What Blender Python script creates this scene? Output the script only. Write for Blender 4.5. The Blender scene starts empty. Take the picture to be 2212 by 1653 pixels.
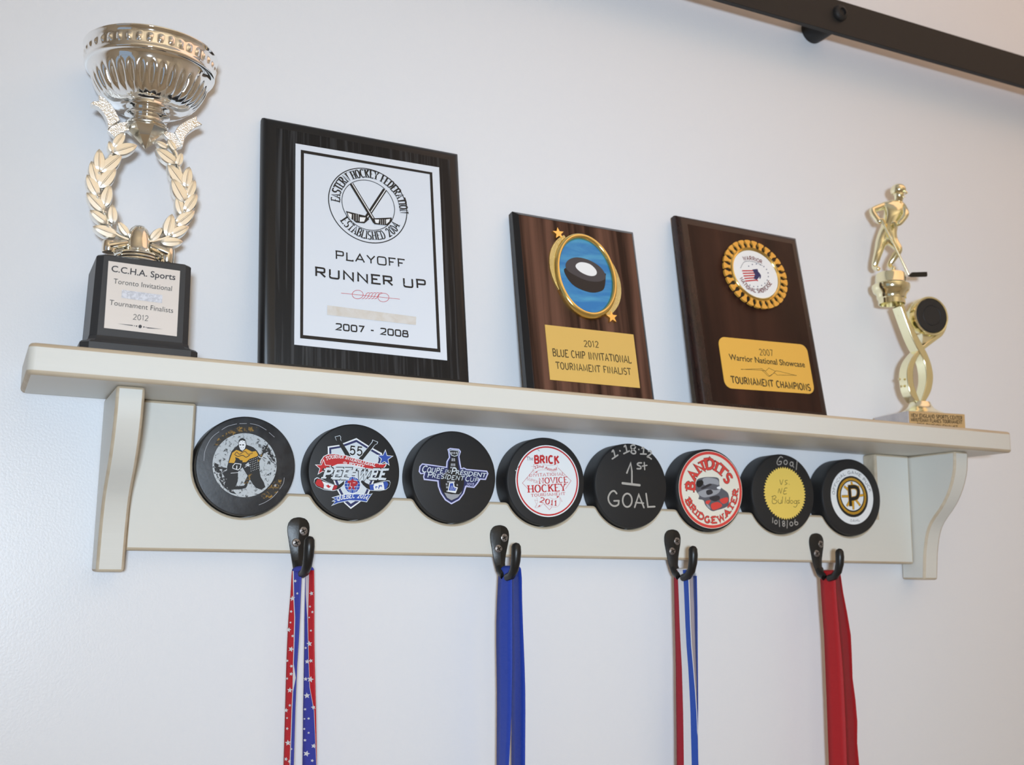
import bpy, math, random
from mathutils import Vector, Matrix
from mathutils.geometry import tessellate_polygon

PI = math.pi
SC = bpy.context.scene
COL = SC.collection
ZS = 1.70            # height of the puck row above the floor; object coordinates below are millimetres around it

# ------------------------------------------------------------------ camera
cam_d = bpy.data.cameras.new('camera')
cam = bpy.data.objects.new('camera', cam_d)
COL.objects.link(cam)
cam.location = (-0.18684, -0.86802, ZS - 0.07595)
cam.rotation_euler = (math.radians(99.64293), math.radians(-0.67264), math.radians(-26.06866))
cam_d.sensor_width = 36.0
cam_d.lens = 2387.385 / 2212 * 36.0
cam_d.clip_start = 0.01
cam_d.dof.use_dof = True
cam_d.dof.focus_distance = 0.86
cam_d.dof.aperture_fstop = 9.0
SC.camera = cam

# ------------------------------------------------------------------ world, lights, exposure
world = bpy.data.worlds.new('daylight')
SC.world = world
world.use_nodes = True
bg = world.node_tree.nodes['Background']
bg.inputs[0].default_value = (0.62, 0.78, 1.0, 1)
bg.inputs[1].default_value = 0.5

def area(name, loc, target, sx, sy, power, color, spread=180):
    d = bpy.data.lights.new(name, 'AREA')
    d.spread = math.radians(spread); d.shape = 'RECTANGLE'; d.size = sx; d.size_y = sy; d.energy = power; d.color = color
    o = bpy.data.objects.new(name, d); COL.objects.link(o)
    o.location = loc
    o.rotation_euler = (Vector(target) - Vector(loc)).to_track_quat('-Z', 'Y').to_euler()
    return o

# the photographer's flash, a warm ceiling lamp to the right and an added, unseen uplight washing the ceiling
area('flash', (-0.31, -1.30, 1.62), (0.46, 0.0, 1.85), 0.11, 0.09, 5.3, (0.685, 0.835, 1.0), 106)
area('ceiling_lamp', (1.30, -0.70, 2.72), (1.30, -0.70, 0), 1.6, 1.0, 4.2, (1.0, 0.58, 0.35))
area('fill_uplight', (0.35, -2.15, 1.25), (0.2, -2.4, 2.75), 2.2, 0.8, 18.0, (1.0, 0.81, 0.55), 120)

vs = SC.view_settings
vs.view_transform = 'Standard'; vs.look = 'None'; vs.gamma = 1.0; vs.use_curve_mapping = False
vs.exposure = 0.07

# ------------------------------------------------------------------ materials
def nodes_of(name):
    m = bpy.data.materials.new(name); m.use_nodes = True
    return m, m.node_tree.nodes, m.node_tree.links, m.node_tree.nodes['Principled BSDF']

def lin(c): return tuple(((v / 12.92) if v <= 0.04045 else ((v + 0.055) / 1.055) ** 2.4) for v in c)
def srgb(r, g, b): return lin((r / 255, g / 255, b / 255))

def plain(name, col, rough=0.5, metal=0.0, spec=0.5, bump=None, vary=None, coat=0.0):
    m, N, L, P = nodes_of(name)
    P.inputs['Base Color'].default_value = (*col, 1)
    P.inputs['Roughness'].default_value = rough
    P.inputs['Metallic'].default_value = metal
    P.inputs['Specular IOR Level'].default_value = spec
    P.inputs['Coat Weight'].default_value = coat
    tc = N.new('ShaderNodeTexCoord')
    if bump:
        sc, st, stretch = bump
        mp = N.new('ShaderNodeMapping'); mp.inputs['Scale'].default_value = stretch
        nz = N.new('ShaderNodeTexNoise'); nz.inputs['Scale'].default_value = sc; nz.inputs['Detail'].default_value = 3
        b = N.new('ShaderNodeBump'); b.inputs['Strength'].default_value = st; b.inputs['Distance'].default_value = 0.001
        L.new(tc.outputs['Object'], mp.inputs[0]); L.new(mp.outputs[0], nz.inputs['Vector'])
        L.new(nz.outputs['Fac'], b.inputs['Height']); L.new(b.outputs[0], P.inputs['Normal'])
    if vary:
        sc, col2, lo, hi, stretch = vary
        mp = N.new('ShaderNodeMapping'); mp.inputs['Scale'].default_value = stretch
        nz = N.new('ShaderNodeTexNoise'); nz.inputs['Scale'].default_value = sc; nz.inputs['Detail'].default_value = 5
        nz.inputs['Distortion'].default_value = 0.6
        rp = N.new('ShaderNodeValToRGB')
        rp.color_ramp.elements[0].position = lo; rp.color_ramp.elements[0].color = (*col, 1)
        rp.color_ramp.elements[1].position = hi; rp.color_ramp.elements[1].color = (*col2, 1)
        L.new(tc.outputs['Object'], mp.inputs[0]); L.new(mp.outputs[0], nz.inputs['Vector'])
        L.new(nz.outputs['Fac'], rp.inputs[0]); L.new(rp.outputs[0], P.inputs['Base Color'])
    return m

M = {}
M['wall'] = plain('satin wall paint', (0.84, 0.84, 0.855), 0.34, spec=0.42, bump=(560, 0.12, (1, 1, 1)))
M['roomwall'] = plain('warm room paint', (0.82, 0.80, 0.76), 0.6, bump=(300, 0.08, (1, 1, 1)))
M['ceiling'] = plain('ceiling paint', (0.84, 0.82, 0.78), 0.8, bump=(200, 0.1, (1, 1, 1)))
M['floor'] = plain('light oak floor boards', (0.56, 0.50, 0.42), 0.45, vary=(6, (0.64, 0.58, 0.50), .35, .65, (1, 12, 1)))
M['cream'] = plain('cream paint', (0.73, 0.71, 0.645), 0.42, bump=(260, 0.12, (0.06, 1, 1)))
M['worn'] = plain('rubbed edge', (0.53, 0.42, 0.29), 0.55, vary=(90, (0.64, 0.54, 0.40), .3, .7, (0.2, 1, 1)))
M['rubber'] = plain('vulcanised rubber', (0.015, 0.015, 0.016), 0.55, bump=(1400, 0.07, (1, 1, 1)))
M['rubberworn'] = plain('scuffed rubber', (0.019, 0.019, 0.021), 0.45, bump=(300, 0.12, (1, 1, 1)), vary=(60, (0.045, 0.046, 0.05), .45, .75, (1, 1, 1)))
M['iron'] = plain('oil rubbed metal', (0.020, 0.019, 0.018), 0.36, metal=0.35, bump=(500, 0.08, (1, 1, 1)))
M['screw'] = plain('worn screw head', (0.20, 0.17, 0.155), 0.42, metal=0.7, vary=(700, (0.36, 0.33, 0.31), .4, .6, (1, 1, 1)))
M['railblack'] = plain('black powder coat', (0.018, 0.0165, 0.016), 0.55, spec=0.35, bump=(800, 0.1, (1, 1, 1)))
M['chrome'] = plain('silver plating', (0.95, 0.95, 0.935), 0.05, metal=1.0)
M['champagne'] = plain('champagne plating', (0.95, 0.91, 0.81), 0.15, metal=1.0)
M['champmatte'] = plain('satin champagne plating', (0.95, 0.92, 0.85), 0.32, metal=1.0, bump=(600, 0.05, (1, 1, 1)))
M['glitter'] = plain('stippled plating', (0.94, 0.92, 0.88), 0.25, metal=1.0, bump=(1100, 0.55, (1, 1, 1)))
M['blackstone'] = plain('black speckled moulding', (0.030, 0.031, 0.034), 0.42, vary=(1500, (0.12, 0.125, 0.13), .72, .80, (1, 1, 1)))
M['silverplate'] = plain('brushed silver plate', srgb(222, 212, 203), 0.45, metal=0.15, bump=(400, 0.03, (0.05, 1, 1)))
M['blackwood'] = plain('black ash board', (0.0115, 0.0115, 0.012), 0.5, spec=0.25, vary=(40, (0.060, 0.061, 0.064), .50, .74, (8.5, 1, 0.20)), bump=(50, 0.12, (8, 1, 0.15)))
M['blackedge'] = plain('black lacquered edge', (0.013, 0.013, 0.0138), 0.36, spec=0.4)
M['walnut'] = plain('walnut laminate', (0.022, 0.009, 0.006), 0.48, spec=0.22, vary=(34, (0.150, 0.070, 0.046), .38, .66, (2.8, 1, 0.09)))
M['walnutedge'] = plain('black board edge', (0.012, 0.012, 0.0135), 0.32)
M['mahogany'] = plain('dark mahogany', (0.018, 0.007, 0.005), 0.45, spec=0.22, vary=(22, (0.050, 0.019, 0.012), .38, .72, (1.6, 1, 0.14)))
M['mahoganyedge'] = plain('dark mahogany moulding', (0.020, 0.010, 0.009), 0.27, vary=(300, (0.03, 0.013, 0.011), .4, .6, (1, 1, .3)))
M['brassplate'] = plain('gold plate', srgb(226, 188, 104), 0.42, metal=0.12, bump=(500, 0.02, (.05, 1, 1)))
M['brassplate2'] = plain('deep gold plate', srgb(236, 186, 84), 0.42, metal=0.12)
M['brassdull'] = plain('dull gold plate', srgb(200, 166, 116), 0.5, metal=0.1)
M['gilt'] = plain('polished gilt', (0.93, 0.72, 0.27), 0.12, metal=1.0)
M['giltsparkle'] = plain('stippled gilt', (0.93, 0.76, 0.34), 0.3, metal=1.0, bump=(1500, .9, (1, 1, 1)))
M['palegold'] = plain('pale gold plating', (0.96, 0.91, 0.63), 0.12, metal=1.0)
M['palegoldsatin'] = plain('satin pale gold', (0.96, 0.92, 0.70), 0.24, metal=1.0)
M['marble'] = plain('pale marble', srgb(206, 200, 200), 0.25, vary=(60, srgb(182, 178, 182), .4, .75, (1, 1, 1)))
M['trumpet'] = plain('enamelled gold', srgb(236, 178, 78), 0.35, metal=0.25)
M['enamel'] = plain('black enamel', (0.01, 0.009, 0.008), 0.3)  # true enamel on the rosette; on the stick blade a painted dark reflection
M['plate'] = plain('white coated plate', srgb(226, 232, 240), 0.35)
M['skyprint'] = plain('blue holographic print', srgb(38, 122, 186), 0.35, vary=(34, srgb(84, 168, 205), .40, .75, (0.7, 1, 3.0)))
RIBN = dict(bump=(900, 0.35, (0.15, 0.15, 3)))
M['ribbon_red'] = plain('red ribbon weave', srgb(178, 14, 22), 0.62, **RIBN)
M['ribbon_red2'] = plain('bright red ribbon weave', srgb(196, 28, 38), 0.62, **RIBN)
M['ribbon_blue'] = plain('royal blue ribbon weave', srgb(28, 62, 165), 0.55, **RIBN)
M['ribbon_navy'] = plain('blue ribbon weave', srgb(58, 64, 160), 0.62, **RIBN)
M['ribbon_white'] = plain('white ribbon weave', srgb(224, 221, 220), 0.65, **RIBN)
M['ribbon_pink'] = plain('pale ribbon back', srgb(222, 208, 208), 0.65, **RIBN)
M['ribbon_stripeblue'] = plain('stripe blue ribbon weave', srgb(40, 78, 168), 0.6, **RIBN)
M['ribbon_darkred'] = plain('crimson ribbon weave', srgb(158, 18, 36), 0.6, **RIBN)
PRINT = {'white': (226, 226, 224), 'silver': (202, 208, 212), 'navy': (36, 42, 88), 'blue': (42, 74, 158), 'red': (184, 34, 38),
 'redd': (168, 30, 40), 'black': (22, 22, 23), 'dark': (48, 46, 50), 'gray': (150, 150, 154), 'dgray': (88, 88, 94), 'lav': (190, 190, 222),
 'gold': (204, 152, 38), 'jersey': (128, 92, 30), 'paper': (222, 224, 226), 'rose': (188, 110, 112), 'purple': (96, 70, 90),
 'chalk': (168, 162, 154), 'creamprint': (226, 216, 200), 'redo': (208, 66, 58), 'maroon': (110, 42, 38), 'yellow': (232, 192, 92), 'ink': (66, 52, 30),
 'puckside': (30, 28, 30), 'pucktop': (62, 60, 64), 'plateink': (48, 46, 46)}
def pm(c):
    k = 'print_' + c
    if k in M: return M[k]
    if c == 'snow': M[k] = plain('grainy snow print', srgb(196, 200, 202), 0.5, vary=(420, srgb(72, 74, 76), .54, .66, (1, 1, 1)))
    elif c == 'speck': M[k] = plain('dark speckled print', srgb(30, 30, 32), 0.5, vary=(420, srgb(190, 192, 194), .52, .60, (1, 1, 1)))
    elif c == 'goldworn': M[k] = plain('flaking gold print', srgb(38, 34, 28), 0.5, vary=(420, srgb(166, 124, 38), .50, .66, (1, 1, 1)))
    elif c == 'tape': M[k] = plain('yellowed correction tape', srgb(222, 218, 212), 0.6, vary=(120, srgb(212, 204, 192), .4, .7, (1, 1, 1)))
    elif c == 'plate': return M['plate']
    elif c == 'goldplate': return M['brassplate']
    else: M[k] = plain('printed ' + c, tuple(min(.9, v * 1.22) for v in srgb(*PRINT[c])), 0.5)
    return M[k]

# ------------------------------------------------------------------ mesh builder (millimetres in, metres out)
class MB:
    def __init__(s): s.v = []; s.f = []; s.m = []
    def add(s, vs, fs, mat=0):
        o = len(s.v); s.v += [tuple(v) for v in vs]; s.f += [tuple(i + o for i in f) for f in fs]; s.m += [mat] * len(fs)
    def box(s, x0, x1, y0, y1, z0, z1, mat=0):
        v = [(x, y, z) for x in (x0, x1) for y in (y0, y1) for z in (z0, z1)]
        s.add(v, [(0, 1, 3, 2), (4, 6, 7, 5), (0, 4, 5, 1), (2, 3, 7, 6), (0, 2, 6, 4), (1, 5, 7, 3)], mat)
    def prism(s, poly, a0, a1, axis='y', mat=0, side=None, ngon=False):
        """polygon in the plane across axis, swept from a0 to a1"""
        def P(p, a): return {'y': (p[0], a, p[1]), 'x': (a, p[0], p[1]), 'z': (p[0], p[1], a)}[axis]
        n = len(poly)
        s.add([P(p, a0) for p in poly] + [P(p, a1) for p in poly], [(i, (i + 1) % n, (i + 1) % n + n, i + n) for i in range(n)], mat if side is None else side)
        tri = [tuple(range(n))] if ngon else tessellate_polygon([[Vector((p[0], p[1], 0)) for p in poly]])
        s.add([P(p, a0) for p in poly], [tuple(t) for t in tri], mat)
        s.add([P(p, a1) for p in poly], [tuple(reversed(t)) for t in tri], mat)
    def lathe(s, prof, cx=0, cy=0, seg=48, mat=0, fn=None):
        o = len(s.v); n = len(prof)
        for r, z in prof:
            for j in range(seg):
                a = 2 * PI * j / seg
                rr = r if fn is None else fn(r, z, a)
                s.v.append((cx + rr * math.cos(a), cy + rr * math.sin(a), z))
        for i in range(n - 1):
            for j in range(seg):
                k = (j + 1) % seg
                s.f.append((o + i * seg + j, o + i * seg + k, o + (i + 1) * seg + k, o + (i + 1) * seg + j)); s.m.append(mat)
        for i in (0, n - 1):
            if prof[i][0] > 1e-6:
                s.f.append(tuple(o + i * seg + j for j in range(seg))); s.m.append(mat)
    def tube(s, path, rad, seg=10, mat=0, flat=1.0, closed=False):
        path = [Vector(p) for p in path]; n = len(path); o = len(s.v)
        if not hasattr(rad, '__len__'): rad = [rad] * n
        up = Vector((0, -1, 0.01))
        for i, p in enumerate(path):
            a = path[(i - 1) % n] if (i or closed) else p
            b = path[(i + 1) % n] if (i < n - 1 or closed) else p
            t = (b - a).normalized()
            u = t.cross(up)
            if u.length < 1e-3: u = t.cross(Vector((1, 0, 0)))
            u.normalize(); w = u.cross(t)
            for j in range(seg):
                an = 2 * PI * j / seg
                s.v.append(tuple(p + u * (rad[i] * math.cos(an)) + w * (rad[i] * flat * math.sin(an))))
        for i in range(n if closed else n - 1):
            for j in range(seg):
                k = (j + 1) % seg; i2 = (i + 1) % n
                s.f.append((o + i * seg + j, o + i * seg + k, o + i2 * seg + k, o + i2 * seg + j)); s.m.append(mat)
        if not closed:
            s.f.append(tuple(o + j for j in range(seg))); s.m.append(mat)
            s.f.append(tuple(o + (n - 1) * seg + j for j in range(seg))); s.m.append(mat)
    def ball(s, c, r, seg=14, mat=0, sz=(1, 1, 1)):
        rings = max(5, seg // 2)
        prof = [(math.sin(PI * i / rings), -math.cos(PI * i / rings)) for i in range(rings + 1)]
        o = len(s.v)
        s.lathe([(max(p[0], 1e-4) * r, p[1] * r) for p in prof], 0, 0, seg, mat)
        for i in range(o, len(s.v)):
            v = s.v[i]; s.v[i] = (c[0] + v[0] * sz[0], c[1] + v[1] * sz[1], c[2] + v[2] * sz[2])
    def build(s, name, mats, parent=None, smooth=True, angle=40, bevel=None, loc=(0, 0, 0), rot=(0, 0, 0), weld=True):
        me = bpy.data.meshes.new(name)
        me.from_pydata([(x * .001, y * .001, z * .001) for x, y, z in s.v], [], s.f)
        for m in (mats if isinstance(mats, (list, tuple)) else [mats]): me.materials.append(m)
        me.polygons.foreach_set('material_index', s.m)
        import bmesh
        b = bmesh.new(); b.from_mesh(me)
        if weld: bmesh.ops.remove_doubles(b, verts=b.verts, dist=2e-6)
        if weld: bmesh.ops.recalc_face_normals(b, faces=b.faces)
        b.to_mesh(me); b.free()
        if smooth:
            me.polygons.foreach_set('use_smooth', [True] * len(me.polygons))
            me.set_sharp_from_angle(angle=math.radians(angle))
        me.update()
        o = bpy.data.objects.new(name, me); COL.objects.link(o)
        o.location = loc; o.rotation_euler = rot
        if parent: o.parent = parent
        if bevel:
            w, seg, mi = bevel
            bv = o.modifiers.new('worn edge', 'BEVEL'); bv.width = w * .001; bv.segments = seg
            bv.limit_method = 'ANGLE'; bv.angle_limit = math.radians(38); bv.material = mi
            bv.harden_normals = False; bv.use_clamp_overlap = mi < 1
        return o

def thing(name, label, cat, loc=(0, 0, 0), rot=(0, 0, 0), group=None):
    o = bpy.data.objects.new(name, None); COL.objects.link(o)
    o.empty_display_size = 0.02
    o.location = (loc[0] * .001, loc[1] * .001, loc[2] * .001 + ZS); o.rotation_euler = rot
    return tag(o, label, cat, group)
def tag(o, label, cat, group=None):
    o['label'] = label; o['category'] = cat
    if group: o['group'] = group
    return o
def part(o, label): o['label'] = label; return o
def struct(o): o['kind'] = 'structure'; return o

# ------------------------------------------------------------------ flat graphics: strokes, lettering, discs
def catmull(pts, closed=False, k=6):
    n = len(pts)
    if n < 3: return [tuple(p) for p in pts]
    out = []
    for i in range(n if closed else n - 1):
        p = [pts[(i + d) % n] if closed else pts[min(max(i + d, 0), n - 1)] for d in (-1, 0, 1, 2)]
        for j in range(k):
            t = j / k
            out.append(tuple(0.5 * (2 * p[1][c] + (p[2][c] - p[0][c]) * t + (2 * p[0][c] - 5 * p[1][c] + 4 * p[2][c] - p[3][c]) * t * t
                       + (3 * p[1][c] - p[0][c] - 3 * p[2][c] + p[3][c]) * t ** 3) for c in (0, 1)))
    if not closed: out.append(tuple(pts[-1]))
    return out

def stroke_geo(pts, w, closed=False, roundcap=False):
    """quads along a polyline; w a number or one width per point"""
    n = len(pts); ws = w if hasattr(w, '__len__') else [w] * n
    L = []; R = []
    for i, p in enumerate(pts):
        a = pts[(i - 1) % n] if (i or closed) else None
        b = pts[(i + 1) % n] if (i < n - 1 or closed) else None
        def nrm(q, r):
            dx, dy = r[0] - q[0], r[1] - q[1]; l = math.hypot(dx, dy) or 1e-9
            return (-dy / l, dx / l)
        n1 = nrm(a, p) if a else nrm(p, b); n2 = nrm(p, b) if b else n1
        mx, my = n1[0] + n2[0], n1[1] + n2[1]; l = math.hypot(mx, my)
        if l < 0.3: mx, my, l = n1[0], n1[1], 1.0
        mx /= l; my /= l
        k = min(1 / max(0.35, mx * n1[0] + my * n1[1]), 2.0) * ws[i] / 2
        L.append((p[0] + mx * k, p[1] + my * k)); R.append((p[0] - mx * k, p[1] - my * k))
    vs = L + R
    fs = [(i, (i + 1) % n, n + (i + 1) % n, n + i) for i in range(n if closed else n - 1)]
    if roundcap and not closed:
        for i, s in ((0, 1), (n - 1, -1)):
            q = pts[1] if i == 0 else pts[n - 2]
            a0 = math.atan2(pts[i][1] - q[1], pts[i][0] - q[0]); r = ws[i] / 2
            o = len(vs)
            vs += [(pts[i][0] + r * math.cos(a0 + t), pts[i][1] + r * math.sin(a0 + t)) for t in [(-.5 + j / 6) * PI for j in range(7)]]
            fs.append(tuple(range(o, o + 7)))
    return vs, fs

def E(cx, cy, rx, ry, a0, a1, n=9):
    return ('E', cx, cy, rx, ry, a0, a1, n)
GL = {
 'A': (.8, [[(.02, 0), (.4, 1), (.78, 0)], [(.15, .33), (.65, .33)]]),
 'B': (.7, [[(.08, 0), (.08, 1)], [(.0, 1), (.36, 1), E(.36, .76, .27, .24, 90, -90), (.1, .52)], [(.1, .52), (.38, .52), E(.38, .26, .31, .26, 90, -90), (0, 0)]]),
 'C': (.74, [[E(.39, .5, .37, .5, 48, 312, 15)]]),
 'D': (.76, [[(.08, 0), (.08, 1)], [(0, 1), (.32, 1), E(.32, .5, .42, .5, 90, -90, 13), (0, 0)]]),
 'E': (.64, [[(.08, 0), (.08, 1)], [(0, 1), (.6, 1), (.6, .9)], [(.08, .52), (.46, .52)], [(0, 0), (.62, 0), (.62, .1)]]),
 'F': (.62, [[(.08, 0), (.08, 1)], [(0, 1), (.6, 1), (.6, .9)], [(.08, .5), (.46, .5)]]),
 'G': (.8, [[E(.39, .5, .37, .5, 48, 330, 15), (.72, .42)], [(.46, .42), (.78, .42)]]),
 'H': (.78, [[(.08, 0), (.08, 1)], [(.7, 0), (.7, 1)], [(.08, .5), (.7, .5)]]),
 'I': (.22, [[(.11, 0), (.11, 1)]]),
 'K': (.74, [[(.08, 0), (.08, 1)], [(.66, 1), (.1, .42)], [(.28, .6), (.7, 0)]]),
 'L': (.62, [[(.08, 0), (.08, 1)], [(0, 0), (.6, 0), (.6, .14)]]),
 'M': (.96, [[(.08, 0), (.08, 1), (.48, .15), (.88, 1), (.88, 0)]]),
 'N': (.8, [[(.08, 0), (.08, 1), (.72, 0), (.72, 1)]]),
 'O': (.8, [[E(.4, .5, .37, .5, 90, 450, 24)]]),
 'P': (.7, [[(.08, 0), (.08, 1)], [(0, 1), (.36, 1), E(.36, .74, .31, .26, 90, -90), (.1, .48)]]),
 'Q': (.82, [[E(.4, .5, .37, .5, 90, 450, 24)], [(.45, .22), (.75, -.08)]]),
 'R': (.74, [[(.08, 0), (.08, 1)], [(0, 1), (.36, 1), E(.36, .75, .29, .25, 90, -90), (.1, .5)], [(.34, .5), (.7, 0)]]),
 'S': (.66, [[E(.33, .745, .28, .255, 35, 270, 11), E(.33, .255, .3, .255, 90, -145, 11)]]),
 'T': (.72, [[(.36, 0), (.36, 1)], [(.02, .88), (.02, 1), (.7, 1), (.7, .88)]]),
 'U': (.78, [[(.08, 1), (.08, .35), E(.39, .35, .31, .35, 180, 360, 11), (.7, 1)]]),
 'V': (.76, [[(.02, 1), (.38, 0), (.74, 1)]]),
 'W': (1.06, [[(.02, 1), (.28, 0), (.53, .85), (.78, 0), (1.04, 1)]]),
 'Y': (.74, [[(.02, 1), (.37, .46), (.72, 1)], [(.37, .46), (.37, 0)]]),
 '0': (.66, [[E(.33, .5, .3, .5, 90, 450, 22)]]),
 '1': (.4, [[(.06, .8), (.24, 1), (.24, 0)]]),
 '2': (.64, [[E(.32, .72, .28, .28, 165, -35, 10), (.03, 0), (.62, 0)]]),
 '4': (.66, [[(.5, 0), (.5, 1), (.04, .3), (.66, .3)]]),
 '5': (.64, [[(.58, 1), (.12, 1), (.07, .52), E(.31, .33, .29, .33, 130, -150, 12)]]),
 '6': (.64, [[(.52, .95), (.2, .62), E(.32, .3, .28, .3, 150, 510, 16)]]),
 '7': (.6, [[(.03, 1), (.58, 1), (.22, 0)]]),
 '8': (.64, [[E(.32, .76, .25, .24, 90, 450, 18)], [E(.32, .27, .3, .27, 90, 450, 18)]]),
 '-': (.4, [[(.04, .47), (.36, .47)]]), ' ': (.34, []),
}
def glyph_lines(ch, sq):
    w, lines = GL[ch]; out = []
    for ln in lines:
        pts = []
        for p in ln:
            if p[0] == 'E':
                _, cx, cy, rx, ry, a0, a1, n = p
                if sq: n = n * 2
                for i in range(n):
                    a = math.radians(a0 + (a1 - a0) * i / (n - 1)); c, s = math.cos(a), math.sin(a)
                    if sq: c = math.copysign(abs(c) ** .38, c); s = math.copysign(abs(s) ** .38, s)
                    pts.append((cx + rx * c, cy + ry * s))
            else: pts.append(p)
        out.append(pts)
    return w, out

_txt = {}
def sans(txt, bold):
    """outline lettering of the built-in face as flat vertices and faces"""
    k = (txt, bold)
    if k not in _txt:
        cu = bpy.data.curves.new('t', 'FONT'); cu.body = txt; cu.size = 1; cu.resolution_u = 3; cu.offset = bold
        ob = bpy.data.objects.new('t', cu); COL.objects.link(ob)
        dg = bpy.context.evaluated_depsgraph_get()
        me = bpy.data.meshes.new_from_object(ob.evaluated_get(dg))
        _txt[k] = ([(v.co.x, v.co.y) for v in me.vertices], [tuple(p.vertices) for p in me.polygons])
        bpy.data.objects.remove(ob); bpy.data.curves.remove(cu); bpy.data.meshes.remove(me)
    return _txt[k]

def text_geo(txt, sty, h, base, opt):
    slant = opt.get('slant', 0)
    base = catmull(base, k=8) if len(base) > 2 else [tuple(p) for p in base]
    cum = [0]
    for a, b in zip(base, base[1:]): cum.append(cum[-1] + math.hypot(b[0] - a[0], b[1] - a[1]))
    T = cum[-1]
    def at(x, y):
        x += slant * y; d = min(max(x, 0), T)
        i = 0
        while i < len(cum) - 2 and cum[i + 1] < d: i += 1
        a, b = base[i], base[i + 1]; l = (cum[i + 1] - cum[i]) or 1e-9; tx, ty = (b[0] - a[0]) / l, (b[1] - a[1]) / l
        u = x - cum[i]
        return (a[0] + tx * u - ty * y, a[1] + ty * u + tx * y)
    block = sty.startswith('sans') and all(c in GL for c in txt)
    if block: opt = dict(opt, w=h * {'sans': .125, 'sansb': .175, 'sanst': .1}[sty] + 2 * opt.get('o', 0))
    if not block and (sty.startswith('sans') or sty == 'slab2'):
        bold = {'sansb': .012, 'sanst': -.004}.get(sty, .004) + opt.get('o', 0) / h * .7
        vs, fs = sans(txt, bold)
        x0 = min(v[0] for v in vs); x1 = max(v[0] for v in vs)
        cap = 0.729
        return [at((v[0] - x0) / (x1 - x0) * T, v[1] / cap * h) for v in vs], fs
    w = opt.get('w', h * .15); serif = sty in ('serif', 'slab'); sq = sty == 'square'
    gap = .2 if sq else .22
    gs = [glyph_lines(c, sq) for c in txt]
    tot = sum(g[0] for g in gs) + gap * (len(gs) - 1)
    sx = T / tot; x = 0; V = []; F = []; cnt = [0]
    def put(vs, fs):
        o = len(V); lift = .004 * (cnt[0] % 10); cnt[0] += 1
        V.extend((*at(*v), lift) for v in vs); F.extend(tuple(i + o for i in f) for f in fs)
    thin = .42 if sty == 'serif' else 1.0
    for gw, lines in gs:
        for ln in lines:
            pts = [((x + p[0]) * sx if True else 0, p[1] * (h - w * .0)) for p in ln]
            n = len(pts); closed = math.hypot(pts[0][0] - pts[-1][0], pts[0][1] - pts[-1][1]) < 1e-6
            if closed: pts = pts[:-1]; n -= 1
            ws = []
            for i in range(n):
                a = pts[(i - 1) % n] if (i or closed) else pts[i]; b = pts[(i + 1) % n] if (i < n - 1 or closed) else pts[i]
                dx, dy = abs(b[0] - a[0]), abs(b[1] - a[1]); v = dy / (math.hypot(dx, dy) or 1)
                ws.append(w * (thin + (1 - thin) * v))
            put(*stroke_geo(pts, ws, closed))
            if serif and not closed:
                for i, j in ((0, 1), (n - 1, n - 2)):
                    dy = abs(pts[i][1] - pts[j][1]); dx = abs(pts[i][0] - pts[j][0])
                    if dy > dx * .6 and dy > .25 * h and (pts[i][1] < .02 * h or pts[i][1] > .98 * h):
                        yy = pts[i][1] + (w * .2 if pts[i][1] < .5 * h else -w * .2)
                        put(*stroke_geo([(pts[i][0] - w * 1.05, yy), (pts[i][0] + w * 1.05, yy)], w * (.42 if sty == 'serif' else .62)))
        x += gw + gap
    return V, F

STEP = 0.07
def graphics(name, items, parent, y0=0.0, dx=0.0, dz=0.0, label=None):
    """one mesh of flat printed shapes lying on the plane y = y0, each layer a hair further out"""
    mb = MB(); mats = []; idx = {}
    for q, it in enumerate(items):
        kind, col, ly = it[:3]
        if col not in idx: idx[col] = len(mats); mats.append(pm(col))
        y = y0 - STEP * (ly + 1) - (.003 * (q % 9) if kind != 't' else 0)
        if kind == 'p':
            pts = catmull(it[3], True, 4) if len(it) > 4 else it[3]; vs = pts; fs = [tuple(t) for t in tessellate_polygon([[Vector((p[0], p[1], 0)) for p in pts]])]
        elif kind == 's':
            w, pts, closed, sm = it[3:7]
            pts = [p for i, p in enumerate(pts) if i == 0 or p != pts[i - 1]]
            if sm or (closed and len(pts) > 8): pts = catmull(pts, closed)
            vs, fs = stroke_geo(pts, w, closed, col in ('chalk', 'ink', 'white', 'silver'))
        elif kind == 'c':
            c, r, ring = it[3:6]; n = 72
            cs = [(math.cos(2 * PI * i / n), math.sin(2 * PI * i / n)) for i in range(n)]
            vs = [(c[0] + r * a, c[1] + r * b) for a, b in cs]
            if ring:
                vs += [(c[0] + (r - ring) * a, c[1] + (r - ring) * b) for a, b in cs]
                fs = [(i, (i + 1) % n, n + (i + 1) % n, n + i) for i in range(n)]
            else: fs = [tuple(range(n))]
        elif kind == 'g':
            c, r, r2, n = it[3:7]
            vs = [(c[0], c[1])] + [(c[0] + (r if i % 2 == 0 else r2) * math.cos(PI * i / n), c[1] + (r if i % 2 == 0 else r2) * math.sin(PI * i / n)) for i in range(2 * n)]
            fs = [(0, 1 + i, 1 + (i + 1) % (2 * n)) for i in range(2 * n)]
        elif kind == 't':
            vs, fs = text_geo(it[3], it[4], it[5], it[6], it[7])
        # keep every face turned to the viewer (towards -y)
        vs3 = [(v[0] + dx, y - (v[2] if len(v) > 2 else 0), v[1] + dz) for v in vs]; out = []
        for f in fs:
            a = sum(vs[f[i]][0] * vs[f[(i + 1) % len(f)]][1] - vs[f[(i + 1) % len(f)]][0] * vs[f[i]][1] for i in range(len(f)))
            if abs(a) > 1e-9: out.append(f if a > 0 else tuple(reversed(f)))
        mb.add(vs3, out, idx[col])
    o = mb.build(name, mats, parent, smooth=False, weld=False)
    if label: part(o, label)
    return o

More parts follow.
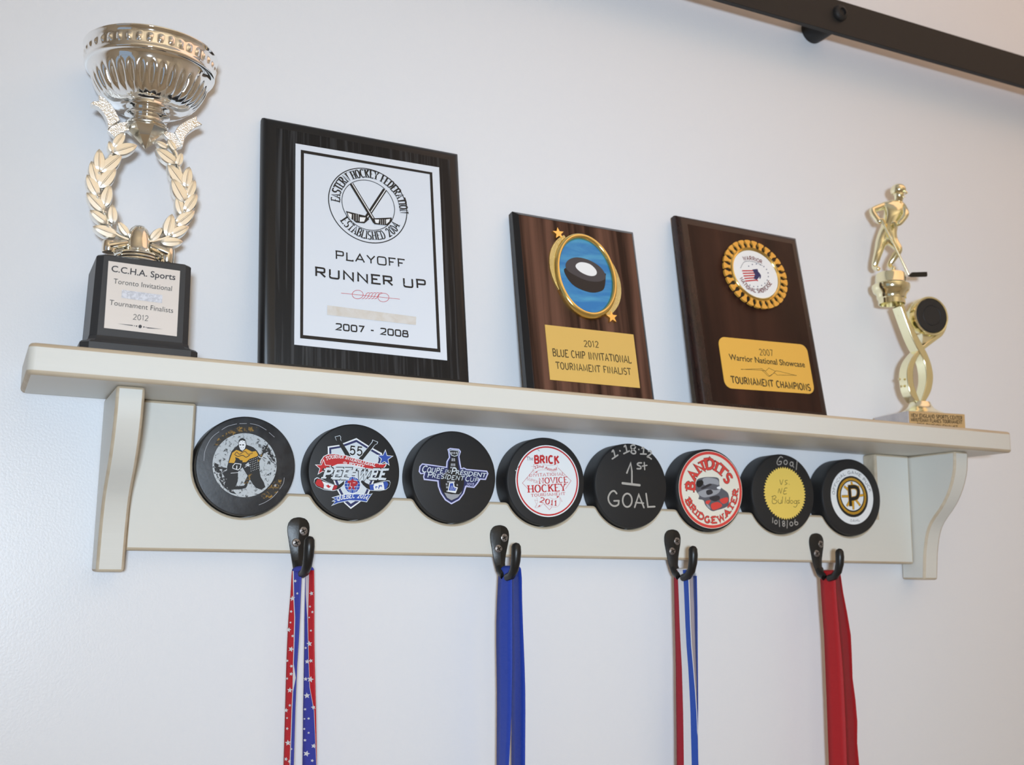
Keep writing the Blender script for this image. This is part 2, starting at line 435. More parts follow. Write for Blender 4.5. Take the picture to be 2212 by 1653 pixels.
# ------------------------------------------------------------------ printed artwork and traced outlines, in millimetres on each face
ART = {"puck_goalie":[["p","goldworn",1,[[12.02,-21.63],[18.96,-14.67],[23.22,-9.44],[27.13,-8.14],[28.16,-12.02],[25.34,-18.3],[21.05,-22.94],[16.64,-24.78],[13.83,-24.33]]],
["p","goldworn",1,[[-22.13,19.85],[-15.33,25.29],[-6.23,30.36],[0.98,30.85],[7.18,30.14],[4.52,27.15],[-1.0,25.94],[-9.76,23.97],[-17.15,18.5],[-21.31,14.92],[-25.57,13.56]]],
["c","snow",2,[-1.07,0.64],24.38,0.0],
["p","speck",3,[[-24.36,1.52],[-21.03,0.04],[-17.12,-1.96],[-13.83,-2.34],[-13.11,-15.51],[-10.82,-17.61],[-6.22,-21.81],[-10.64,-20.89],[-16.88,-16.22],[-21.59,-9.32],[-23.81,-3.39]]],
["p","speck",3,[[11.77,16.9],[16.36,15.49],[20.94,8.42],[22.77,2.32],[19.19,3.82],[14.97,9.21],[10.88,12.35]]],
["p","black",4,[[-7.0,15.78],[-6.85,19.13],[-5.71,20.6],[-4.09,21.26],[-2.27,20.42],[-1.16,18.37],[-0.66,16.16],[4.61,14.51],[7.52,12.16],[9.94,8.65],[9.62,3.88],[10.26,-3.35],[6.86,3.17],[1.31,2.88],[-2.91,-1.23],[-6.03,-4.71],[-5.92,-11.89],[-7.57,-16.92],[-10.8,-17.88],[-13.58,-16.9],[-15.79,-14.26],[-13.95,-10.06],[-15.91,-9.05],[-17.37,-7.19],[-14.49,-5.13],[-14.43,-1.27],[-13.79,2.08],[-12.94,6.55],[-11.78,10.49],[-9.73,13.11]]],
["p","black",4,[[-2.91,-1.23],[-1.34,0.51],[9.93,-2.25],[11.32,-7.76],[13.75,-11.55],[15.34,-15.38],[12.37,-17.62],[8.12,-16.25],[5.78,-13.85],[3.38,-10.36],[0.69,-6.6]]],
["p","black",4,[[-8.16,-16.12],[-1.08,-14.98],[0.47,-12.98],[1.64,-14.31],[0.65,-16.57],[-3.13,-17.94],[-10.23,-18.4],[-13.02,-17.15]]],
["p","gold",5,[[-8.28,11.8],[-11.18,9.42],[-12.34,5.47],[-13.39,1.77],[-9.39,1.65],[-8.38,4.3],[-8.81,6.22],[-6.3,5.53],[-4.85,4.22],[-3.18,4.03],[-3.11,2.64],[-0.36,2.95],[2.01,5.42],[7.74,7.8],[8.53,8.85],[6.7,11.83],[3.67,11.1],[-0.88,13.07],[-4.07,10.38],[-6.6,11.35]]],
["s","jersey",6,0.78,[[-9.45,7.85],[-7.92,10.16],[-5.63,8.62],[-1.89,11.06],[0.99,8.99],[4.27,10.29]],0,1],
["s","black",6,0.55,[[-8.9,7.88],[-6.64,6.9],[-3.39,7.91],[-0.55,6.67],[2.13,8.5]],0,1],
["p","white",6,[[-6.75,17.19],[-5.9,18.91],[-3.99,19.42],[-1.85,18.77],[-1.27,16.12],[-1.83,13.18],[-3.57,11.41],[-5.27,12.26],[-6.33,14.59]]],
["p","black",7,[[-4.68,15.8],[-4.89,15.46],[-5.43,15.29],[-5.98,15.4],[-6.23,15.71],[-6.02,16.06],[-5.48,16.23],[-4.93,16.12]]],
["p","black",7,[[-2.53,15.93],[-2.76,15.57],[-3.33,15.38],[-3.93,15.49],[-4.19,15.83],[-3.97,16.2],[-3.39,16.39],[-2.79,16.27]]],
["p","black",7,[[-5.52,18.1],[-5.61,17.95],[-5.84,17.88],[-6.08,17.92],[-6.19,18.06],[-6.1,18.21],[-5.87,18.28],[-5.63,18.23]]],
["p","black",7,[[-3.61,18.49],[-3.7,18.35],[-3.93,18.27],[-4.17,18.32],[-4.27,18.45],[-4.18,18.6],[-3.95,18.68],[-3.71,18.63]]],
["p","black",7,[[-1.91,17.76],[-2.0,17.61],[-2.23,17.54],[-2.46,17.58],[-2.57,17.72],[-2.48,17.87],[-2.25,17.94],[-2.01,17.9]]],
["p","black",7,[[-4.46,13.7],[-4.55,13.55],[-4.78,13.48],[-5.02,13.52],[-5.12,13.66],[-5.04,13.81],[-4.81,13.88],[-4.57,13.83]]],
["p","black",7,[[-2.7,13.8],[-2.79,13.65],[-3.02,13.58],[-3.26,13.63],[-3.36,13.76],[-3.27,13.91],[-3.04,13.98],[-2.8,13.94]]],
["p","black",7,[[-3.57,12.52],[-3.65,12.4],[-3.84,12.34],[-4.04,12.38],[-4.12,12.49],[-4.05,12.61],[-3.86,12.67],[-3.66,12.64]]],
["s","white",6,0.5,[[-10.28,-2.16],[-10.21,-0.5],[-8.56,1.52],[-4.13,1.14],[-4.64,-1.88],[-6.1,-3.33],[-9.99,-2.42]],0,0],
["s","white",6,0.66,[[-7.25,-0.35],[-7.24,-2.56]],0,0],
["s","white",6,0.33,[[-11.44,-6.08],[-5.73,-5.25]],0,0],
["s","white",6,0.33,[[-1.25,-1.15],[2.5,1.27]],0,0],
["p","black",5,[[1.24,4.26],[5.28,6.72],[7.78,7.13],[10.01,-3.92],[3.66,-5.07]]],
["p","white",6,[[2.23,4.32],[2.49,4.67],[2.79,4.35],[2.53,4.0]]],
["p","white",6,[[2.48,2.72],[2.74,3.06],[3.04,2.74],[2.78,2.4]]],
["p","white",6,[[2.73,1.11],[2.99,1.46],[3.29,1.14],[3.03,0.79]]],
["p","white",6,[[2.98,-0.49],[3.24,-0.14],[3.54,-0.46],[3.28,-0.81]]],
["p","white",6,[[3.23,-2.09],[3.49,-1.74],[3.78,-2.06],[3.52,-2.41]]],
["p","white",6,[[3.48,-3.69],[3.74,-3.34],[4.03,-3.66],[3.77,-4.01]]],
["p","white",6,[[3.65,4.9],[3.91,5.25],[4.21,4.93],[3.94,4.58]]],
["p","white",6,[[3.9,3.29],[4.16,3.64],[4.45,3.32],[4.19,2.97]]],
["p","white",6,[[4.15,1.69],[4.41,2.04],[4.7,1.72],[4.44,1.37]]],
["p","white",6,[[4.4,0.09],[4.66,0.43],[4.95,0.11],[4.69,-0.23]]],
["p","white",6,[[4.65,-1.52],[4.91,-1.17],[5.2,-1.49],[4.94,-1.84]]],
["p","white",6,[[4.89,-3.12],[5.16,-2.77],[5.45,-3.09],[5.19,-3.44]]],
["p","white",6,[[4.96,5.47],[5.22,5.82],[5.51,5.5],[5.25,5.15]]],
["p","white",6,[[5.21,3.86],[5.47,4.21],[5.76,3.89],[5.5,3.54]]],
["p","white",6,[[5.46,2.26],[5.72,2.61],[6.01,2.29],[5.75,1.94]]],
["p","white",6,[[5.7,0.65],[5.97,1.0],[6.26,0.68],[6.0,0.34]]],
["p","white",6,[[5.95,-0.95],[6.21,-0.6],[6.51,-0.92],[6.25,-1.27]]],
["p","white",6,[[6.2,-2.55],[6.46,-2.21],[6.76,-2.52],[6.5,-2.87]]],
["p","white",6,[[6.27,6.04],[6.53,6.39],[6.82,6.07],[6.56,5.72]]],
["p","white",6,[[6.52,4.44],[6.78,4.79],[7.07,4.47],[6.81,4.12]]],
["p","white",6,[[6.77,2.83],[7.03,3.18],[7.32,2.86],[7.06,2.51]]],
["p","white",6,[[7.01,1.22],[7.28,1.57],[7.57,1.25],[7.31,0.9]]],
["p","white",6,[[7.26,-0.38],[7.52,-0.03],[7.82,-0.35],[7.56,-0.7]]],
["p","white",6,[[7.51,-1.99],[7.77,-1.64],[8.07,-1.96],[7.81,-2.31]]],
["p","white",6,[[7.58,6.62],[7.84,6.97],[8.14,6.65],[7.87,6.3]]],
["p","white",6,[[7.83,5.01],[8.09,5.36],[8.39,5.04],[8.12,4.69]]],
["p","white",6,[[8.08,3.4],[8.34,3.75],[8.63,3.43],[8.37,3.08]]],
["p","white",6,[[8.33,1.79],[8.59,2.14],[8.88,1.82],[8.62,1.48]]],
["p","white",6,[[8.57,0.19],[8.84,0.54],[9.13,0.22],[8.87,-0.13]]],
["p","white",6,[[8.82,-1.42],[9.08,-1.07],[9.38,-1.39],[9.12,-1.74]]],
["s","goldworn",6,1.44,[[15.17,16.54],[12.61,11.33],[8.78,3.83]],0,0],
["s","black",7,1.22,[[15.26,17.0],[12.11,10.18]],0,0],
["s","goldworn",6,2.88,[[3.69,-5.62],[-0.04,-13.83]],0,0],
["s","black",7,0.22,[[2.32,-5.97],[-1.15,-13.61]],0,0],
["s","white",6,0.44,[[8.85,8.03],[10.02,6.98],[13.4,6.88],[15.38,6.71]],0,1],
["s","black",6,0.55,[[12.26,7.1],[15.11,6.41]],0,0],
["s","black",6,0.55,[[15.74,-6.44],[19.02,-4.32],[18.54,-6.03]],0,0],
["s","black",6,0.5,[[-16.84,7.99],[-15.73,7.5]],0,0],
["s","black",6,1.22,[[-22.59,-1.14],[-20.88,-2.7],[-18.17,-2.56]],0,1],
["s","gray",1,0.39,[[-31.93,2.21],[-31.54,9.36],[-28.99,16.66],[-26.01,21.27],[-21.86,24.86]],0,1],
["s","gray",1,0.39,[[-20.04,26.37],[-15.55,29.45],[-8.79,31.76]],0,1],
["s","gray",1,0.39,[[-6.87,32.11],[-1.34,32.55]],0,1],
["s","gray",1,0.39,[[1.17,32.67],[7.67,31.58],[14.02,28.45]],0,1],
["s","gray",1,0.39,[[16.09,26.77],[20.51,23.37]],0,1],
["s","gray",1,0.39,[[29.66,-7.46],[29.02,-11.99],[26.39,-16.58]],0,1],
["s","gray",1,0.39,[[25.34,-18.3],[21.06,-23.22],[15.64,-27.03],[11.0,-29.14]],0,1],
["s","gray",1,1.66,[[22.28,-13.52],[23.56,-14.13]],0,0]],"puck_peewee":[["p","white",1,[[-23.05,18.67],[-14.07,20.43],[0.29,26.81],[11.53,20.84],[22.24,15.97],[22.85,10.06],[20.43,2.59],[16.32,-6.88],[11.99,-17.4],[4.95,-24.33],[-2.25,-29.72],[-7.7,-25.35],[-13.79,-15.69],[-17.54,-7.59],[-20.12,0.01],[-22.25,7.64]]],
["p","navy",2,[[-21.75,17.75],[-13.75,19.45],[0.33,25.46],[11.28,19.69],[20.9,15.04],[21.49,9.98],[19.12,2.81],[15.02,-6.77],[10.81,-17.17],[4.34,-23.52],[-2.3,-28.35],[-7.16,-24.5],[-12.66,-15.36],[-16.4,-7.43],[-18.99,0.07],[-21.12,7.7]]],
["p","silver",3,[[-20.11,16.51],[-12.83,18.16],[0.41,23.55],[10.74,18.14],[19.16,13.93],[19.59,9.88],[17.17,2.88],[13.37,-6.62],[9.04,-16.68],[3.41,-21.9],[-2.4,-25.71],[-6.07,-22.81],[-10.97,-14.74],[-14.42,-7.17],[-16.99,0.17],[-19.52,7.78]]],
["p","silver",4,[[-17.6,26.8],[-13.51,28.07],[-12.49,27.01],[-12.65,25.16],[-10.62,20.53],[-12.33,19.87],[-16.53,24.36]]],
["p","black",5,[[-17.19,26.55],[-13.67,27.61],[-12.94,26.87],[-13.1,24.96],[-3.94,12.25],[-7.66,11.21],[-16.18,24.21]]],
["p","silver",4,[[13.7,26.4],[18.5,24.82],[17.96,23.09],[16.21,22.25],[12.83,17.41],[9.24,18.9],[13.29,24.51]]],
["p","black",5,[[14.19,25.86],[17.91,24.51],[17.48,23.23],[15.85,22.34],[5.78,9.14],[2.53,10.09],[13.77,24.25]]],
["t","white",6,"55","sans",6.57,[[-5.03,13.31],[5.35,12.93]],{"o":0.5}],
["t","black",7,"55","sans",6.57,[[-4.92,13.43],[5.35,13.05]],{"o":0.17}],
["p","white",6,[[-28.81,4.53],[-28.36,7.31],[-26.24,10.74],[-22.91,12.58],[-17.23,13.29],[-8.59,12.72],[0.18,10.8],[9.01,8.75],[14.93,7.83],[18.48,7.68],[22.65,7.22],[26.48,8.44],[25.97,5.7],[23.96,3.62],[21.03,2.51],[17.48,2.22],[9.23,2.82],[0.41,4.38],[-8.3,5.16],[-14.6,4.61],[-18.52,2.58],[-23.65,2.87],[-26.6,5.75]]],
["p","red",7,[[-28.15,4.84],[-27.68,7.07],[-25.77,10.32],[-22.61,12.16],[-17.21,12.85],[-8.57,12.27],[0.19,10.35],[9.03,8.3],[14.95,7.38],[18.5,7.23],[22.67,6.66],[25.73,7.66],[25.2,5.77],[23.64,4.16],[21.01,3.07],[17.47,2.73],[9.21,3.32],[0.4,4.88],[-8.32,5.71],[-14.62,5.16],[-18.82,3.12],[-23.39,3.43],[-26.05,6.05]]],
["t","white",8,"TOURNOI INTERNATIONAL","slab",2.56,[[-23.72,7.45],[-20.48,8.95],[-15.94,9.64],[-10.21,9.84],[-4.39,8.71],[2.64,7.18],[9.7,5.87],[16.51,4.76]],{"w":0.5,"slant":0.25}],
["t","white",8,"de","slab2",1.89,[[-10.29,6.16],[-6.88,5.68]],{"slant":0.2}],
["t","white",8,"HOCKEY","slab",2.34,[[-5.41,5.08],[0.42,4.1],[6.57,3.3]],{"w":0.5,"slant":0.25}],
["p","white",9,[[-26.07,8.69],[-24.33,4.04],[-19.22,3.83],[-23.26,0.73],[-21.95,-4.06],[-26.18,-1.32],[-30.45,-4.05],[-29.04,0.72],[-32.98,3.8],[-27.91,4.03]]],
["p","red",10,[[-26.09,7.42],[-24.66,3.61],[-20.47,3.44],[-23.78,0.89],[-22.71,-3.04],[-26.17,-0.79],[-29.68,-3.03],[-28.52,0.89],[-31.76,3.41],[-27.59,3.6]]],
["p","white",9,[[24.88,19.22],[26.56,14.41],[31.94,14.12],[27.58,10.98],[28.81,6.03],[24.45,8.92],[19.87,6.17],[21.5,11.06],[17.45,14.29],[22.8,14.45]]],
["p","blue",10,[[24.82,17.92],[26.2,13.97],[30.61,13.73],[27.04,11.16],[28.05,7.1],[24.47,9.47],[20.72,7.21],[22.05,11.22],[18.73,13.87],[23.12,14.0]]],
["t","black",11,"PEE-WEE","slab",7.52,[[-26.2,-6.61],[0.78,-5.63],[25.3,-4.78]],{"w":3.12,"slant":0.33}],
["t","silver",12,"PEE-WEE","slab",7.52,[[-26.2,-6.61],[0.78,-5.63],[25.3,-4.78]],{"w":1.95,"slant":0.33}],
["p","silver",9,[[-33.08,-10.21],[-32.81,-7.47],[-30.9,-6.01],[-27.77,-6.85],[-22.01,-9.44],[-16.83,-11.14],[-13.38,-11.7],[-10.61,-9.48],[-8.28,-7.16],[-8.18,-9.93],[-10.48,-12.79],[-13.25,-15.11],[-17.19,-16.21],[-24.58,-15.7],[-30.88,-13.23]]],
["p","black",10,[[-32.8,-10.46],[-32.52,-8.05],[-30.65,-6.75],[-27.6,-7.48],[-22.0,-9.74],[-16.95,-11.21],[-13.6,-11.69],[-10.88,-9.73],[-8.61,-7.68],[-8.52,-10.11],[-10.77,-12.64],[-13.48,-14.69],[-17.33,-15.68],[-24.53,-15.25],[-30.66,-13.11]]],
["p","silver",9,[[29.98,-7.66],[29.33,-6.0],[27.24,-5.76],[21.35,-7.21],[16.68,-8.82],[12.6,-9.84],[9.04,-8.32],[5.74,-5.96],[4.63,-7.41],[6.77,-10.37],[9.79,-13.03],[13.36,-14.66],[21.01,-14.63],[26.3,-13.45],[29.2,-11.08]]],
["p","black",10,[[29.7,-8.01],[29.07,-6.55],[27.03,-6.35],[21.29,-7.65],[16.73,-9.09],[12.75,-10.0],[9.28,-8.68],[6.08,-6.62],[4.99,-7.89],[7.07,-10.5],[10.0,-12.82],[13.47,-14.24],[20.93,-14.18],[26.1,-13.12],[28.93,-11.02]]],
["p","red",11,[[-32.0,-10.71],[-30.45,-7.52],[-27.74,-7.51],[-26.84,-8.84],[-25.35,-10.69],[-25.43,-14.25],[-30.63,-12.56]]],
["p","white",11,[[-26.67,-8.83],[-21.98,-10.1],[-16.82,-11.41],[-17.59,-13.37],[-18.35,-15.6],[-25.19,-14.63],[-24.97,-11.77]]],
["p","redd",11,[[-16.7,-11.41],[-13.93,-12.17],[-14.71,-14.07],[-16.65,-15.53],[-18.08,-15.42],[-17.41,-13.64]]],
["p","red",12,[[-23.6,-11.98],[-22.47,-12.1],[-21.65,-11.18],[-20.76,-12.24],[-19.05,-12.5],[-20.15,-13.32],[-20.69,-14.05],[-21.83,-13.72],[-22.3,-13.3]]],
["p","blue",11,[[12.33,-10.41],[16.4,-9.17],[15.58,-11.11],[16.27,-13.98],[13.05,-14.29]]],
["p","white",11,[[16.4,-9.17],[23.73,-7.38],[24.39,-9.6],[25.11,-13.5],[16.28,-14.15],[15.58,-11.11]]],
["p","blue",11,[[24.02,-7.37],[25.49,-6.74],[26.98,-6.95],[28.23,-8.87],[26.57,-12.6],[25.22,-13.27],[24.39,-9.6]]],
["s","blue",12,0.78,[[20.06,-12.87],[20.73,-9.76]],0,0],
["s","blue",12,0.67,[[17.99,-12.68],[17.65,-11.3],[19.13,-11.51]],0,1],
["s","blue",12,0.67,[[22.67,-11.36],[22.15,-9.98],[20.89,-11.16]],0,1],
["c","white",10,[-1.83,-10.75],6.93,0.0],
["c","blue",11,[-1.83,-10.78],6.4,0.0],
["s","silver",12,0.28,[[-4.05,-4.75],[-5.84,-10.93],[-3.59,-16.92]],0,1],
["s","silver",12,0.28,[[-3.04,-4.7],[-3.82,-10.84],[-2.59,-16.88]],0,1],
["s","silver",12,0.28,[[-1.02,-4.61],[0.22,-10.66],[-0.57,-16.8]],0,1],
["s","silver",12,0.28,[[-0.01,-4.56],[2.24,-10.57],[0.44,-16.75]],0,1],
["s","silver",12,0.28,[[-7.08,-7.27],[3.22,-7.03]],0,0],
["s","silver",12,0.28,[[-7.97,-9.81],[4.32,-9.48]],0,0],
["s","silver",12,0.28,[[-7.82,-12.29],[4.35,-11.98]],0,0],
["s","silver",12,0.28,[[-6.6,-14.72],[3.3,-14.53]],0,0],
["p","redd",13,[[-5.95,-7.89],[-2.07,-6.88],[2.02,-7.8],[2.55,-9.45],[1.0,-11.46],[-0.72,-11.92],[0.65,-14.42],[-1.22,-14.05],[-2.13,-12.98],[-3.8,-14.6],[-5.25,-14.22],[-4.21,-11.41],[-4.56,-9.76],[-6.02,-9.28]]],
["s","silver",14,0.39,[[-3.6,-9.17],[-3.9,-11.95],[-2.33,-12.16],[-2.68,-13.56]],0,0],
["s","silver",14,0.39,[[-1.41,-9.07],[0.33,-8.99]],0,0],
["p","redd",13,[[-2.65,-6.63],[-1.82,-5.87],[-0.92,-6.55],[-1.76,-7.31]]],
["p","silver",13,[[-18.57,-21.37],[-13.07,-19.51],[-5.68,-18.0],[4.7,-17.41],[13.45,-17.34],[15.3,-16.59],[12.95,-19.86],[10.64,-24.01],[4.92,-23.34],[-4.33,-23.46],[-12.83,-25.54],[-18.64,-28.05],[-15.72,-24.55],[-18.45,-24.38],[-15.51,-22.62]]],
["p","blue",14,[[-17.26,-21.59],[-13.05,-20.0],[-5.66,-18.49],[4.72,-17.91],[13.18,-17.91],[14.33,-17.41],[12.36,-19.78],[10.16,-23.42],[4.89,-22.78],[-4.35,-22.91],[-12.86,-24.99],[-17.33,-26.91],[-15.06,-24.08],[-16.89,-23.82],[-14.78,-22.43]]],
["t","white",15,"QUEBEC 2014","slab",3.45,[[-13.93,-23.82],[-7.83,-21.94],[-0.39,-20.94],[5.41,-20.88],[10.57,-21.9]],{"w":0.61,"slant":0.2}],
["s","white",15,0.5,[[-6.13,-18.4],[-5.4,-17.82]],0,0]],"puck_cup":[["p","lav",1,[[-6.95,22.39],[-4.56,23.65],[3.66,23.29],[5.41,21.31],[4.1,17.13],[5.13,11.57],[6.13,7.3],[8.25,8.08],[10.91,6.98],[29.57,6.45],[30.99,4.03],[28.59,-1.46],[23.63,-1.4],[21.1,-5.06],[18.09,-8.56],[10.85,-8.14],[9.01,-13.68],[4.87,-19.12],[-2.28,-22.99],[-8.06,-19.89],[-12.37,-14.27],[-14.71,-8.86],[-15.29,-4.74],[-27.17,-4.01],[-27.94,-1.47],[-27.3,1.04],[-30.12,0.52],[-31.94,2.63],[-31.3,7.06],[-29.01,9.5],[-23.38,9.13],[-7.81,7.82],[-7.55,12.3],[-5.46,15.76],[-6.17,20.2]]],
["p","navy",2,[[-5.85,21.89],[-4.17,22.66],[3.07,22.35],[4.26,21.02],[3.0,16.95],[3.98,11.23],[5.24,6.36],[8.46,7.08],[10.44,6.06],[28.97,5.4],[29.74,3.97],[27.83,-0.42],[22.86,-0.31],[20.1,-4.54],[17.45,-7.52],[9.79,-7.07],[7.91,-13.28],[4.13,-18.21],[-2.31,-21.77],[-7.3,-18.98],[-11.31,-13.84],[-13.52,-8.8],[-14.24,-3.7],[-26.31,-2.93],[-26.88,-1.53],[-26.03,2.04],[-29.68,1.53],[-30.77,2.8],[-30.29,6.67],[-28.69,8.52],[-23.47,8.13],[-6.7,6.88],[-6.46,12.02],[-4.37,15.71],[-5.08,19.98]]],
["p","black",3,[[-4.74,21.29],[2.78,21.55],[3.29,20.74],[2.03,16.73],[2.89,10.89],[3.86,5.34],[8.79,-3.09],[8.62,-6.45],[6.87,-12.93],[3.32,-17.24],[-2.35,-20.12],[-6.61,-17.9],[-10.31,-13.25],[-12.33,-8.75],[-12.95,-2.97],[-5.94,5.13],[-5.37,11.74],[-3.4,15.54],[-4.23,19.86]]],
["p","gray",4,[[-8.98,-13.58],[-2.48,-14.59],[4.47,-14.42],[7.02,-11.54],[5.97,-13.8],[3.31,-16.96],[-2.36,-19.67],[-6.31,-17.62]]],
["s","silver",4,0.56,[[-5.41,21.47],[-2.4,22.09],[3.39,21.59],[2.25,17.87],[-0.46,16.87],[-3.51,17.83],[-4.97,20.71]],0,0],
["p","gray",5,[[-3.79,19.21],[-3.57,20.34],[-2.24,20.42],[-2.09,19.19],[-2.62,18.44],[-3.41,18.39]]],
["p","gray",5,[[-1.67,19.33],[-1.45,20.46],[-0.12,20.54],[0.03,19.31],[-0.5,18.56],[-1.29,18.51]]],
["p","gray",5,[[0.45,19.45],[0.67,20.59],[2.01,20.66],[2.16,19.43],[1.63,18.67],[0.84,18.63]]],
["p","gray",4,[[-3.03,15.22],[0.0,15.22],[0.18,12.76],[-3.22,12.75]]],
["s","black",5,0.33,[[-1.52,15.3],[-1.46,12.84]],0,0],
["p","gray",4,[[-3.54,10.83],[0.28,10.87],[0.44,8.86],[-3.73,8.81]]],
["s","black",5,0.33,[[-1.63,10.93],[-1.59,8.92]],0,0],
["p","gray",4,[[-4.08,8.01],[0.28,8.07],[0.43,6.85],[-4.29,6.78]]],
["s","black",5,0.33,[[-1.9,8.12],[-1.87,6.9]],0,0],
["p","gray",4,[[-7.79,-5.79],[-6.29,-5.89],[-6.25,-7.55],[-7.75,-7.45]]],
["p","gray",4,[[-7.43,-8.26],[-5.63,-8.35],[-5.59,-10.01],[-7.39,-9.92]]],
["p","gray",4,[[-7.05,-11.57],[-5.55,-11.67],[-5.52,-13.05],[-7.02,-12.95]]],
["p","gray",4,[[1.86,-6.08],[3.08,-6.19],[3.11,-7.69],[1.9,-7.58]]],
["p","gray",4,[[-6.64,-3.79],[0.3,-3.64],[0.33,-5.03],[-6.6,-5.18]]],
["p","white",5,[[-4.8,-5.1],[-0.59,-4.52],[0.1,-8.21],[3.14,-8.92],[1.24,-13.61],[-5.95,-12.74]]],
["p","blue",6,[[-4.0,-5.78],[-1.36,-5.44],[-0.8,-8.81],[2.12,-9.52],[0.78,-11.8],[-5.07,-11.6]]],
["s","white",7,0.28,[[-3.46,-11.14],[-2.81,-7.79]],0,0],
["s","white",7,0.28,[[-2.25,-11.09],[-1.61,-7.73]],0,0],
["s","white",7,0.28,[[-0.75,-11.03],[-0.06,-9.5]],0,0],
["s","white",7,0.28,[[0.76,-10.96],[1.45,-9.43]],0,0],
["s","white",7,0.33,[[-4.82,-12.03],[0.8,-12.46]],0,0],
["t","silver",5,"C","sansb",5.11,[[-29.23,2.43],[-24.98,2.42]],{"slant":0.25}],
["t","silver",5,"OUPE","sansb",4.0,[[-24.86,2.42],[-10.8,2.28]],{"slant":0.25}],
["t","silver",5,"DU","sansb",2.22,[[-8.78,3.21],[-4.2,2.99]],{"slant":0.25}],
["t","silver",5,"P","sansb",5.11,[[-3.34,2.03],[0.48,1.99]],{"slant":0.25}],
["t","silver",5,"R\u00c9SIDENT","sansb",3.89,[[0.66,1.94],[28.12,0.61]],{"slant":0.25}],
["t","silver",5,"P","sansb",4.44,[[-24.39,-1.74],[-20.42,-1.78]],{"slant":0.25}],
["t","silver",5,"RESIDENT","sansb",3.33,[[-20.24,-1.82],[8.05,-2.85]],{"slant":0.25}],
["t","silver",5,"C","sansb",4.44,[[9.4,-3.06],[13.38,-3.22]],{"slant":0.25}],
["t","silver",5,"UP","sansb",3.33,[[13.56,-3.27],[21.38,-3.53]],{"slant":0.25}],
["s","white",5,0.44,[[-9.78,2.05],[-6.16,1.67]],0,0],
["t","lav",5,"2015","sansb",2.0,[[10.7,-6.81],[17.31,-6.74]],{"slant":0.3}]],"puck_novice":[["c","paper",1,[1.15,0.44],30.95,0.0],
["c","red",2,[1.15,0.49],29.95,1.28],
["s","paper",1,0.96,[[-29.79,7.56],[-29.38,8.1]],0,0],
["s","black",3,0.32,[[-8.97,27.22],[-7.04,25.73]],0,0],
["s","black",3,0.64,[[-15.54,27.27],[-14.65,27.69]],0,0],
["s","black",3,0.53,[[-27.77,10.29],[-26.32,12.21]],0,0],
["t","purple",3,"The","sanst",3.51,[[-19.3,17.07],[-13.18,17.56]],{}],
["t","red",3,"BRICK","sansb",6.27,[[-11.73,15.08],[12.25,16.34]],{"o":0.27}],
["s","red",3,1.28,[[8.9,16.17],[7.7,14.77]],0,0],
["t","red",3,"22nd Annual","sansb",2.45,[[-11.68,10.04],[-7.94,11.4],[-4.04,11.39],[0.77,10.14],[5.61,9.42],[10.15,10.34]],{}],
["t","red",3,"INVITATIONAL","serif",2.45,[[-16.6,3.03],[0.21,4.68],[17.48,6.03]],{"w":0.48}],
["t","rose",3,"SUPER","serif",2.13,[[-19.3,0.43],[-14.67,-0.68],[-8.71,-2.26]],{"w":0.37}],
["t","red",3,"NOVICE","serif",4.89,[[-7.04,-2.45],[6.88,-1.19],[20.87,-0.03]],{"w":1.01}],
["t","red",3,"HOCKEY","serif",6.11,[[-17.53,-10.38],[0.31,-8.91],[18.94,-7.29]],{"w":1.33}],
["t","red",3,"TOURNAMENT","serif",2.34,[[-14.66,-13.94],[0.34,-12.45],[18.47,-10.94]],{"w":0.48}],
["t","red",3,"2011","serif",4.25,[[-6.31,-17.99],[-1.41,-18.86],[3.99,-20.25],[9.9,-20.72]],{"w":1.06}],
["s","rose",2,0.37,[[-12.69,9.2],[-23.21,-2.54],[-17.26,-7.74]],0,0],
["s","rose",2,0.37,[[11.36,12.17],[24.24,1.62],[18.75,-5.69]],0,0],
["s","rose",2,0.37,[[-2.3,-19.58],[3.12,-24.34],[5.51,-21.51]],0,0],
["s","rose",2,0.19,[[-11.84,14.55],[-5.27,14.89],[0.75,13.87],[6.79,14.45],[11.03,16.28]],0,1],
["s","rose",2,0.19,[[-13.59,9.95],[-12.07,6.84],[-7.62,9.19],[0.78,9.87],[6.82,8.57],[10.46,9.82]],0,1],
["s","rose",2,0.19,[[-14.8,12.27],[-12.42,12.66],[-12.73,14.23]],0,1],
["s","rose",2,0.19,[[-11.78,7.92],[-12.69,9.99],[-12.14,14.27]],0,1],
["s","rose",2,0.19,[[10.12,14.89],[10.44,13.3],[9.54,10.57]],0,1],
["s","rose",2,0.19,[[-9.2,-14.15],[-8.57,-18.6],[-10.9,-22.88],[-6.16,-22.19],[-2.6,-19.43],[6.41,-21.75],[11.23,-21.05],[13.33,-17.52],[13.01,-12.75]],0,1],
["s","rose",2,0.19,[[-11.55,-16.34],[-8.88,-16.77],[-9.2,-14.15]],0,1],
["s","rose",2,0.19,[[13.31,-13.27],[15.45,-16.65],[13.93,-15.91]],0,1],
["s","rose",2,0.19,[[-10.9,-22.88],[-9.44,-20.73],[-11.26,-16.59]],0,1],
["s","rose",2,0.19,[[3.35,-13.92],[8.18,-15.06],[12.4,-12.51]],0,1],
["p","red",3,[[-11.47,6.87],[-8.93,8.48],[-9.09,7.26]]],
["p","red",3,[[9.97,-12.44],[12.52,-12.13],[10.59,-14.17]]],
["p","red",3,[[-8.65,-22.12],[-5.87,-20.23],[-6.16,-21.82]]]],"puck_first":[["s","chalk",1,1.32,[[-20.14,29.4],[-18.72,30.75],[-17.14,25.54]],0,1],
["s","chalk",1,1.32,[[-19.91,23.07],[-14.11,26.81]],0,1],
["s","chalk",1,1.32,[[-12.03,30.8],[-11.78,30.6]],0,1],
